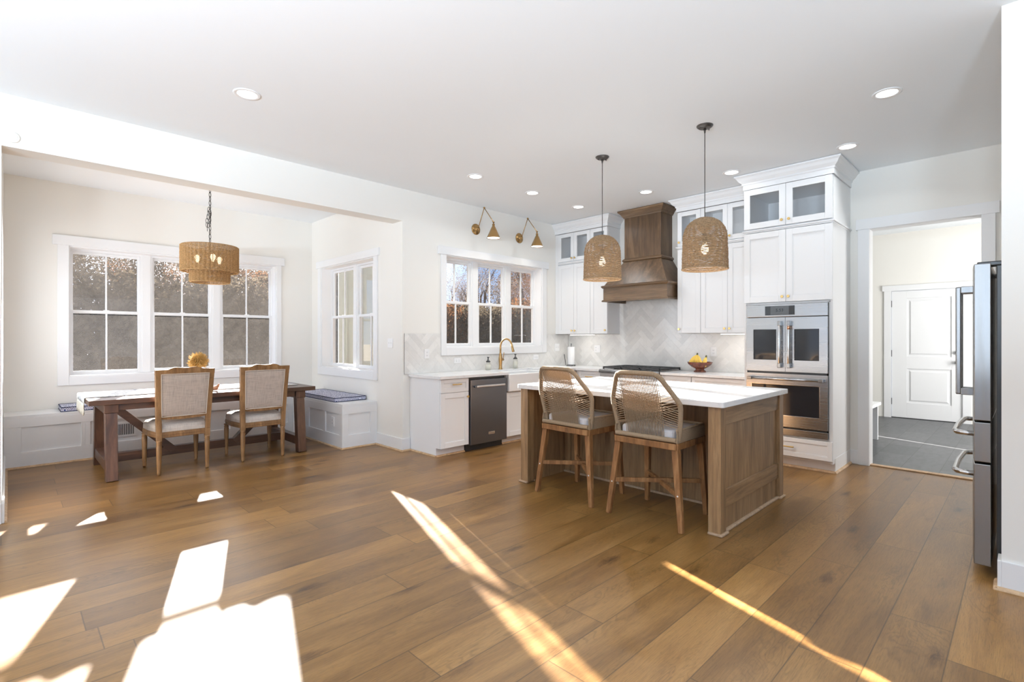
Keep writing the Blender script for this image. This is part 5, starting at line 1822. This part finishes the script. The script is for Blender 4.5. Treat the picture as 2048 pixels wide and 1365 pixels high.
for k in range(3):
    a = 2 * PI * k / 3 + 0.5
    m = MB(); m.lathe([(0.010, 2.228), (0.013, 2.24), (0.026, 2.27), (0.029, 2.285), (0.022, 2.305), (0.001, 2.318)], 16, (CX + 0.13 * math.cos(a), CY_ + 0.13 * math.sin(a), 0)); m.build('bulb', M['bulb'], t)
point('chandelier_glow', (CX, CY_, 2.33), 8)

# brass wall lamps
def make_sconce(label):
    t = thing('wall_lamp', label, 'wall lamp', (0, 0, 0), 'brass swing-arm wall lamps')
    # local origin at the wall plate centre, -y into the room
    m = MB(); m.lathe([(0.075, 0.0), (0.075, -0.008), (0.068, -0.012), (0.03, -0.014), (0.016, -0.02), (0.016, -0.045)], 28, (0, 0, 0), 'y'); m.build('wall_plate', M['abrass'], t)
    el = Vector((0.0, -0.175, 0.262)); en = Vector((0.0, -0.355, 0.045))
    m = MB(); m.ball((0, -0.05, 0.0), 0.015, 12, 8); m.ball(el, 0.013, 12, 8); m.ball(en, 0.012, 12, 8); m.tube([el + Vector((-0.016, 0, 0)), el + Vector((0.016, 0, 0))], 0.006, 8); m.tube([en + Vector((-0.014, 0, 0)), en + Vector((0.022, 0, 0))], 0.005, 8)
    m.build('joints', M['abrass'], t)
    m = MB(); m.tube([(0, -0.05, 0.0), el], 0.0055, 8); m.build('lower_arm', M['abrass'], t)
    m = MB(); m.tube([el, en], 0.0055, 8); m.build('upper_arm', M['abrass'], t)
    m = MB()
    c = (en.x, en.y - 0.003, 0)
    m.lathe([(0.008, en.z), (0.008, 0.02), (0.017, 0.016), (0.018, -0.018), (0.024, -0.022), (0.090, -0.168), (0.0915, -0.170), (0.0895, -0.171), (0.023, -0.026), (0.001, -0.024)], 32, c); m.build('shade', M['abrass'], t)
    m = MB(); m.lathe([(0.001, -0.165), (0.083, -0.165), (0.083, -0.16), (0.001, -0.16)], 24, c); m.build('diffuser', M['downlight'], t)
    return t
sc = make_sconce('brass swing-arm wall lamp on the left above the sink window')
sc.location = (4.538, YN, 2.846)
dup(sc, (5.384, YN, 2.842), None, 'brass swing-arm wall lamp on the right above the sink window')
for x in (4.538, 5.384):
    area('wall_lamp_glow', (x, YN - 0.358, 2.672), (0, 0, -1), 0.12, 0.12, 2.5, (1, 0.9, 0.75), 140)

# ================================================================ SMALL THINGS
def outlet(f, u, w, label, kind='outlet', wdt=0.072, hgt=0.118, horiz=False, d=0.009, org=None):
    names = {'outlet': ('electrical_outlet', 'outlet'), 'switch': ('light_switch', 'switch'), 'combo': ('outlet_with_switch', 'outlet')}
    nm, cat = names[kind]
    t = thing(nm, label, cat, f(u, w, d), 'wall plates')
    a, b = (wdt, hgt) if not horiz else (hgt, wdt)
    m = MB(); m.fbox(f, u - a / 2, u + a / 2, w - b / 2, w + b / 2, d - 0.004, d + 0.006); m.build('cover_plate', M['plate'], t, bevel=0.003)
    def rec(du, dw, name):
        m = MB()
        ra, rb = (0.017, 0.014) if not horiz else (0.014, 0.017)
        m.fbox(f, u + du - ra, u + du + ra, w + dw - rb, w + dw + rb, d + 0.006, d + 0.0075); o = m.build(name, M['trim'], t)
        m = MB()
        for s in (-1, 1):
            if horiz: m.fbox(f, u + du - 0.004, u + du + 0.006, w + dw + s * 0.007 - 0.0012, w + dw + s * 0.007 + 0.0012, d + 0.0074, d + 0.008)
            else: m.fbox(f, u + du + s * 0.007 - 0.0012, u + du + s * 0.007 + 0.0012, w + dw - 0.004, w + dw + 0.006, d + 0.0074, d + 0.008)
        m.fbox(f, u + du - 0.002, u + du + 0.002, w + dw - 0.010, w + dw - 0.006, d + 0.0074, d + 0.008)
        m.build('slots', M['dark'], o)
    if kind == 'outlet':
        for s in (-1, 1):
            rec(s * 0.02 if horiz else 0, 0 if horiz else s * 0.02, 'socket')
    elif kind == 'switch':
        n = max(1, round((wdt - 0.03) / 0.043))
        for k in range(n):
            du = (k - (n - 1) / 2) * 0.046
            m = MB(); m.fbox(f, u + du - 0.006, u + du + 0.006, w - 0.013, w + 0.013, d + 0.006, d + 0.0075); o = m.build('toggle_slot', M['trim'], t)
            m = MB(); m.hexa([f(u + du - 0.004, w - 0.004, d + 0.0075), f(u + du + 0.004, w - 0.004, d + 0.0075), f(u + du + 0.004, w + 0.006, d + 0.0075), f(u + du - 0.004, w + 0.006, d + 0.0075)], [f(u + du - 0.003, w + 0.006, d + 0.016), f(u + du + 0.003, w + 0.006, d + 0.016), f(u + du + 0.003, w + 0.011, d + 0.016), f(u + du - 0.003, w + 0.011, d + 0.016)]); m.build('toggle', M['plate'], o)
    else:
        rec(0.022, -0.02, 'socket'); rec(0.022, 0.02, 'socket')
        m = MB(); m.fbox(f, u - 0.022 - 0.005, u - 0.022 + 0.005, w - 0.012, w + 0.012, d + 0.006, d + 0.012); m.build('toggle', M['plate'], t)
outlet(SIDE_F, 5.555, 1.30, 'white double light switch on the nook jamb wall', 'switch', 0.115, 0.118, d=0.001)
outlet(KITCHEN_F, 3.725, 1.165, 'white upright outlet on the tile left of the sink window')
outlet(KITCHEN_F, 4.215, 1.065, 'white sideways outlet below the left part of the sink window', horiz=True)
outlet(KITCHEN_F, 5.735, 1.072, 'white sideways outlet below the right part of the sink window', horiz=True)
outlet(KITCHEN_F, 6.235, 1.215, 'white double switch plate on the tile right of the sink window', 'switch', 0.115, 0.118)
outlet(RANGE_F, 4.70, 1.195, 'white combined outlet and switch left of the rangetop', 'combo', 0.115, 0.118)
outlet(RANGE_F, 2.86, 1.185, 'white upright outlet behind the banana bowl', 'outlet', 0.08, 0.125)
outlet(RBF, 6.155, 0.31, 'white outlet on the right bench panel', d=0.001)

t = thing('floor_register', 'white slotted heating vent set in the back bench front', 'vent', (0.93, by0_, 0.30))
m = MB(); m.fbox(BF, 0.78, 1.08, 0.21, 0.385, 0.0, 0.006); m.build('vent_plate', M['plate'], t, bevel=0.003)
for k in range(16):
    u = 0.80 + k * 0.0168
    m = MB(); m.fbox(BF, u, u + 0.009, 0.235, 0.36, 0.006, 0.0068); m.build('slot', M['dark'], t)

t = thing('smoke_alarm', 'faint round white alarm on the beam above the nook, far left', 'alarm', (0.03, YN, 2.85))
m = MB(); m.lathe([(0.001, -0.012), (0.034, -0.011), (0.040, -0.006), (0.042, 0.0)], 28, (0.03, YN, 2.85), 'y'); m.build('cover', M['wall'], t)
m = MB(); m.lathe([(0.023, -0.013), (0.026, -0.013), (0.026, -0.0105), (0.023, -0.0105)], 28, (0.03, YN, 2.85), 'y', caps=False); m.build('ring', M['plate'], t)

# faucet
fxx, fyy = 4.90, 5.175
t = thing('faucet', 'antique brass gooseneck faucet behind the farmhouse sink', 'faucet', (fxx, fyy, ZT))
m = MB(); m.lathe([(0.030, ZT), (0.030, ZT + 0.004), (0.024, ZT + 0.02), (0.022, ZT + 0.06), (0.027, ZT + 0.13), (0.027, ZT + 0.155), (0.019, ZT + 0.20), (0.014, ZT + 0.23), (0.001, ZT + 0.23)], 24, (fxx, fyy, 0)); m.build('body', M['abrass'], t)
m = MB()
pts = [(fxx, fyy, ZT + 0.2), (fxx, fyy, ZT + 0.30)]
for k in range(15):
    a = PI - (PI * 0.93) * k / 14
    pts.append((fxx + 0.0, fyy - 0.115 - 0.115 * math.cos(a), ZT + 0.31 + 0.115 * math.sin(a)))
m.tube(pts, 0.0125, 14)
m.build('spout', M['abrass'], t)
e0 = Vector(pts[-1]); dv = (Vector(pts[-1]) - Vector(pts[-2])).normalized()
m = MB(); m.tube([e0 - dv * 0.02, e0 + dv * 0.02, e0 + dv * 0.085, e0 + dv * 0.09], [0.0135, 0.015, 0.019, 0.016], 16); m.build('spray_head', M['abrass'], t)
m = MB(); m.tube([(fxx + 0.02, fyy, ZT + 0.135), (fxx + 0.055, fyy, ZT + 0.135)], 0.016, 14); m.tube([(fxx + 0.048, fyy, ZT + 0.14), (fxx + 0.062, fyy, ZT + 0.19), (fxx + 0.068, fyy, ZT + 0.235)], [0.006, 0.005, 0.0055], 10); m.build('lever', M['abrass'], t)

def soap(x, y, label, fat, h, fill):
    t = thing('soap_dispenser', label, 'soap dispenser', (x, y, ZT), 'soap dispensers')
    z = ZT
    if fat:
        pr = [(0.034, z + 0.001), (0.038, z + 0.004), (0.038, z + 0.07), (0.036, z + 0.082), (0.026, z + 0.1), (0.024, z + 0.108)]
    else:
        pr = [(0.034, z + 0.001), (0.036, z + 0.004), (0.036, z + h - 0.012), (0.033, z + h)]
    m = MB(); m.lathe(pr, 24, (x, y, 0)); m.build('bottle', M['jar'], t)
    k = 0.93
    m = MB(); m.lathe([(0.031, z + 0.004), (0.034 if not fat else 0.0355, z + 0.008), (0.033 if not fat else 0.0355, z + fill), (0.001, z + fill)], 20, (x, y, 0)); m.build('soap', M['soap'], t)
    zc = z + (0.108 if fat else h)
    m = MB(); m.lathe([(0.030, zc), (0.030, zc + 0.016), (0.018, zc + 0.018), (0.017, zc + 0.03), (0.008, zc + 0.034), (0.0075, zc + 0.06), (0.016, zc + 0.062), (0.016, zc + 0.072), (0.001, zc + 0.074)], 20, (x, y, 0))
    m.tube([(x, y, zc + 0.068), (x - 0.02, y - 0.034, zc + 0.069), (x - 0.024, y - 0.040, zc + 0.062)], [0.006, 0.0045, 0.004], 8)
    m.build('pump', M['black'], t)
soap(4.66, 5.165, 'short clear soap pump bottle left of the brass faucet', True, 0.1, 0.075)
soap(5.21, 5.19, 'tall clear soap pump bottle right of the brass faucet', False, 0.135, 0.10)

# paper towel holder and roll
t = thing('paper_towel_holder', 'black wire paper towel stand in the counter corner', 'paper towel holder', (6.28, 5.02, ZT))
px, py = 6.28, 5.02
m = MB()
m.tube([(px + 0.07 * math.cos(2 * PI * k / 28), py + 0.07 * math.sin(2 * PI * k / 28), ZT + 0.014) for k in range(28)], 0.004, 6, closed=True)
for k in range(3):
    a = 2 * PI * k / 3 + 0.5
    m.ball((px + 0.07 * math.cos(a), py + 0.07 * math.sin(a), ZT + 0.007), 0.007, 8, 6)
m.tube([(px - 0.07, py, ZT + 0.014), (px + 0.07, py, ZT + 0.014)], 0.004, 6)
m.build('base', M['black'], t)
m = MB(); m.tube([(px, py, ZT + 0.014), (px, py, ZT + 0.33)], 0.004, 8)
m.tube([(px + 0.012 * math.sin(2 * PI * k / 14) * 0.6, py + 0.012 * math.sin(2 * PI * k / 14), ZT + 0.34 + 0.012 * math.cos(2 * PI * k / 14)) for k in range(14)], 0.003, 6, closed=True); m.build('post', M['black'], t)
m = MB(); m.tube([(px - 0.062, py + 0.06, ZT + 0.014), (px - 0.068, py + 0.064, ZT + 0.08), (px - 0.078, py + 0.076, ZT + 0.185)], [0.004, 0.005, 0.006], 8); m.build('tension_arm', M['black'], t)
m = MB(); m.lathe([(0.012, ZT + 0.022), (0.055, ZT + 0.022), (0.056, ZT + 0.03), (0.056, ZT + 0.295), (0.055, ZT + 0.30), (0.012, ZT + 0.30), (0.012, ZT + 0.022)], 32, (px, py, 0), caps=False)
tag(recentre(m.build('paper_towel_roll', M['paper'])), 'white paper towel roll on the wire stand in the corner', 'paper towel')

# fruit bowl and bananas
fx_, fy_ = 6.33, 2.955
m = MB(); m.lathe([(0.001, ZT + 0.001), (0.075, ZT + 0.001), (0.077, ZT + 0.012), (0.06, ZT + 0.024), (0.05, ZT + 0.036), (0.056, ZT + 0.043), (0.10, ZT + 0.065), (0.14, ZT + 0.10), (0.155, ZT + 0.128), (0.152, ZT + 0.130), (0.136, ZT + 0.105), (0.095, ZT + 0.073), (0.04, ZT + 0.058), (0.001, ZT + 0.055)], 40, (fx_, fy_, 0))
b_ = m.build('fruit_bowl', M['dkwood'])
tag(recentre(b_), 'dark red wooden footed fruit bowl on the counter by the oven cabinet', 'bowl')
def bunch(cx_, cy_, cz, n, spread, label, sc=1.0):
    t = thing('banana_bunch', label, 'bananas', (cx_, cy_, cz), 'bananas in the bowl')
    top = Vector((cx_, cy_, cz))
    for i in range(n):
        k = (i - (n - 1) / 2) / max(1, (n - 1) / 2) if n > 1 else 0
        dy = k * spread
        m = MB()
        pts = []; rs = []
        for j in range(11):
            q = j / 10
            x = -0.035 * math.sin(q * PI * 0.8) * sc - 0.02 * q
            y = dy * (q ** 0.8) + 0.0
            z = -0.115 * q * sc + (-0.012 * abs(k)) * q
            pts.append(top + Vector((x, y, z)))
            rs.append((0.006 + 0.0135 * min(1, q * 3.2) if q < 0.8 else 0.0195 - 0.012 * (q - 0.8) / 0.2) * sc)
        m.tube(pts, rs, 7)
        m.build('banana', M['banana'], t)
    m = MB(); m.tube([top + Vector((0.006, 0, 0.022)), top + Vector((0, 0, 0.008)), top + Vector((-0.004, 0, -0.02))], [0.008, 0.012, 0.011], 8); m.build('stem', M['bananatip'], t)
bunch(fx_ - 0.02, fy_ + 0.025, ZT + 0.222, 5, 0.088, 'larger yellow banana bunch on the left in the bowl')
bunch(fx_ - 0.01, fy_ - 0.088, ZT + 0.195, 2, 0.022, 'pair of yellow bananas on the right in the bowl')
# ================================================================ OUTSIDE
m = MB(); m.box(-70, 130, 8.07, 150, -0.75, -0.55)
g = m.build('ground', M['earth']); struct(g, 'leaf-covered ground outside the windows')
t = thing('outbuilding_wall', 'pale board and batten wall outside the side window', 'wall', (4.78, 8.95, -0.55))
t['kind'] = 'structure'
m = MB(); m.prism([(4.33, 8.9), (5.235, 8.9), (5.265, 9.0), (4.37, 9.0)], -0.55, 2.85); m.build('siding', M['siding'], t)
for k in range(3):
    x = 4.46 + k * 0.30
    m = MB(); m.box(x, x + 0.03, 8.878, 8.9, -0.55, 2.85); m.build('batten', M['siding'], t)

def tree_proto(name, label, cat, group, seed, H, leaf, nleaf, leafs, spread, bare=0.0, low=0.2, bark=None):
    rnd = random.Random(seed)
    t = thing(name, label, cat, (0, 0, 0), group)
    m = MB()
    tips = []
    def grow(p, d, L, r, lv):
        pts = [p]; rs = [r]
        q = p.copy(); dd = d.copy()
        for k in range(4):
            dd = (dd + Vector((rnd.uniform(-1, 1), rnd.uniform(-1, 1), rnd.uniform(-0.3, 0.6))) * 0.16).normalized()
            q = q + dd * L / 4
            pts.append(q.copy()); rs.append(r * (1 - 0.17 * (k + 1)))
            if lv >= 2:
                tips.append(q.copy())
        m.tube(pts, rs, 5 if lv < 2 else 3, caps=False)
        if lv < 4:
            nb = (5, 4, 3, 3)[lv]
            for b in range(nb):
                i = rnd.randint(1, 4) if lv else rnd.randint(1, 4)
                nd = (dd + Vector((rnd.uniform(-1, 1), rnd.uniform(-1, 1), rnd.uniform(-0.2, 0.9))) * spread).normalized()
                grow(pts[i], nd, L * rnd.uniform(0.45, 0.68), rs[i] * 0.6, lv + 1)
    for s in range(1 if bare < 2 else 3):
        grow(Vector((rnd.uniform(-0.2, 0.2) * (bare > 1), rnd.uniform(-0.2, 0.2), 0)), Vector((rnd.uniform(-0.1, 0.1), 0, 1)).normalized(), H * 0.55, H * 0.018, 0)
    m.build('trunk', bark or M['bark'], t)
    m = MB()
    for i in range(nleaf):
        p = rnd.choice(tips) + Vector((rnd.gauss(0, 1), rnd.gauss(0, 1), rnd.gauss(0, 1))) * H * 0.045
        if p.z < 0.05: p.z = rnd.uniform(0.05, 0.5)
        a = Vector((rnd.uniform(-1, 1), rnd.uniform(-1, 1), rnd.uniform(-1, 1))).normalized() * leafs * rnd.uniform(0.6, 1.3)
        b = a.cross(Vector((rnd.uniform(-1, 1), rnd.uniform(-1, 1), rnd.uniform(-1, 1)))).normalized() * a.length * 0.6
        m.add([p - a, p + b, p + a, p - b], [(0, 1, 2, 3)])
    m.build('foliage', leaf, t, recalc=False)
    return t
def shrub_proto(name, label, group, seed, R, H, leaf, n, ls):
    rnd = random.Random(seed)
    t = thing(name, label, 'bush', (0, 0, 0), group)
    m = MB()
    for i in range(16):
        a = rnd.uniform(0, 2 * PI); r = rnd.uniform(0.2, 0.9) * R
        m.tube([(0.1 * math.cos(a), 0.1 * math.sin(a), 0), (r * 0.5 * math.cos(a), r * 0.5 * math.sin(a), H * 0.5), (r * math.cos(a), r * math.sin(a), H * rnd.uniform(0.7, 1))], [0.03, 0.02, 0.006], 4, caps=False)
    m.build('stems', M['bark'], t)
    m = MB()
    for i in range(n):
        while True:
            x, y, z = rnd.uniform(-1, 1), rnd.uniform(-1, 1), rnd.uniform(0, 1)
            if x * x + y * y + (z * 0.95) ** 2 < 1.0: break
        p = Vector((x * R, y * R, z * H))
        a = Vector((rnd.uniform(-1, 1), rnd.uniform(-1, 1), rnd.uniform(-1, 1))).normalized() * ls * rnd.uniform(0.6, 1.3)
        b = a.cross(Vector((rnd.uniform(-1, 1), rnd.uniform(-1, 1), rnd.uniform(-1, 1)))).normalized() * a.length * 0.6
        m.add([p - a, p + b, p + a, p - b], [(0, 1, 2, 3)])
    m.build('foliage', leaf, t, recalc=False)
    return t
L1 = 'rust-leaved autumn tree in the woods outside the windows'
L2 = 'bare grey twiggy tree in the woods outside the windows'
L3 = 'dull green tree in the woods outside the windows'
L4 = 'dark tangled bush at the edge of the woods'
A = tree_proto('autumn_tree', L1, 'tree', 'rust trees in the woods', 1, 8.5, M['leaf_rust'], 5200, 0.055, 0.75)
B = tree_proto('bare_tree', L2, 'tree', 'bare trees in the woods', 2, 9.5, M['leaf_grey'], 2200, 0.035, 0.8)
C = tree_proto('green_tree', L3, 'tree', 'green trees in the woods', 3, 8.0, M['leaf_green'], 6500, 0.06, 0.7)
D = shrub_proto('woodland_bush', L4, 'bushes along the woods', 4, 2.6, 3.6, M['leaf_green'], 9500, 0.085)
D2 = shrub_proto('woodland_bush', 'brown tangled bush at the edge of the woods', 'brown bushes along the woods', 5, 2.8, 3.9, M['leaf_rust'], 9000, 0.085)
protos = [A, B, C, D, D2]
used = set()
HT = {}
for p in protos:
    HT[p] = max(v.co.z for c in p.children for v in c.data.vertices)
def put(p, x, y, s, rz):
    if x / y < 0.72:
        s = min(s, (0.28 * (y - 8) + 1.4) / HT[p])      # keeps the low sun clear of the crowns
    if p not in used:
        used.add(p); o = p; o.location = (x, y, -0.56); o.rotation_euler = (0, 0, rz)
    else:
        o = dup(p, (x, y, -0.56), rz)
    o.scale = (s, s, s)
rnd = random.Random(21)
spots = []
def sector(a0, a1, r0, r1, n, kinds, hs, need):
    """trees scattered between two bearings (degrees from +y towards +x) and two distances"""
    for i in range(n):
        for tr in range(12):
            a = math.radians(a0 + (a1 - a0) * (i + rnd.uniform(0.0, 1.0)) / n)
            r = rnd.uniform(r0, r1)
            x, y = r * math.sin(a), r * math.cos(a)
            if not any(math.hypot(x - q[0], y - q[1]) < (need + q[2]) * 0.5 for q in spots):
                spots.append((x, y, need))
                put(kinds[rnd.randrange(len(kinds))], x, y, rnd.uniform(*hs), rnd.uniform(0, 6.28))
                break
# woods beyond the dining window
sector(-3, 26, 28, 31, 6, [D, D2, D], (1.35, 1.6), 2.6)
sector(-3, 26, 34, 37, 8, [D, C, D2], (1.3, 1.6), 2.6)
sector(-3, 26, 40, 45, 8, [A, C, B], (0.9, 1.2), 3.0)
sector(-3, 27, 50, 56, 8, [C, A], (1.2, 1.6), 3.2)
# woods beyond the sink window
sector(35, 54, 29, 31, 8, [D, D2, D], (1.0, 1.1), 1.6)
sector(35, 54, 33, 36, 8, [D2, D, D], (1.1, 1.2), 1.8)
sector(37, 54, 38, 41, 7, [B, B, A], (0.85, 1.1), 1.8)
sector(37, 54, 43, 46, 7, [B, A, B], (1.0, 1.25), 2.0)
sector(37, 54, 50, 54, 7, [B, B, C], (1.2, 1.45), 2.2)
for o in list(bpy.data.objects):
    if '_org' in o:
        del o['_org']
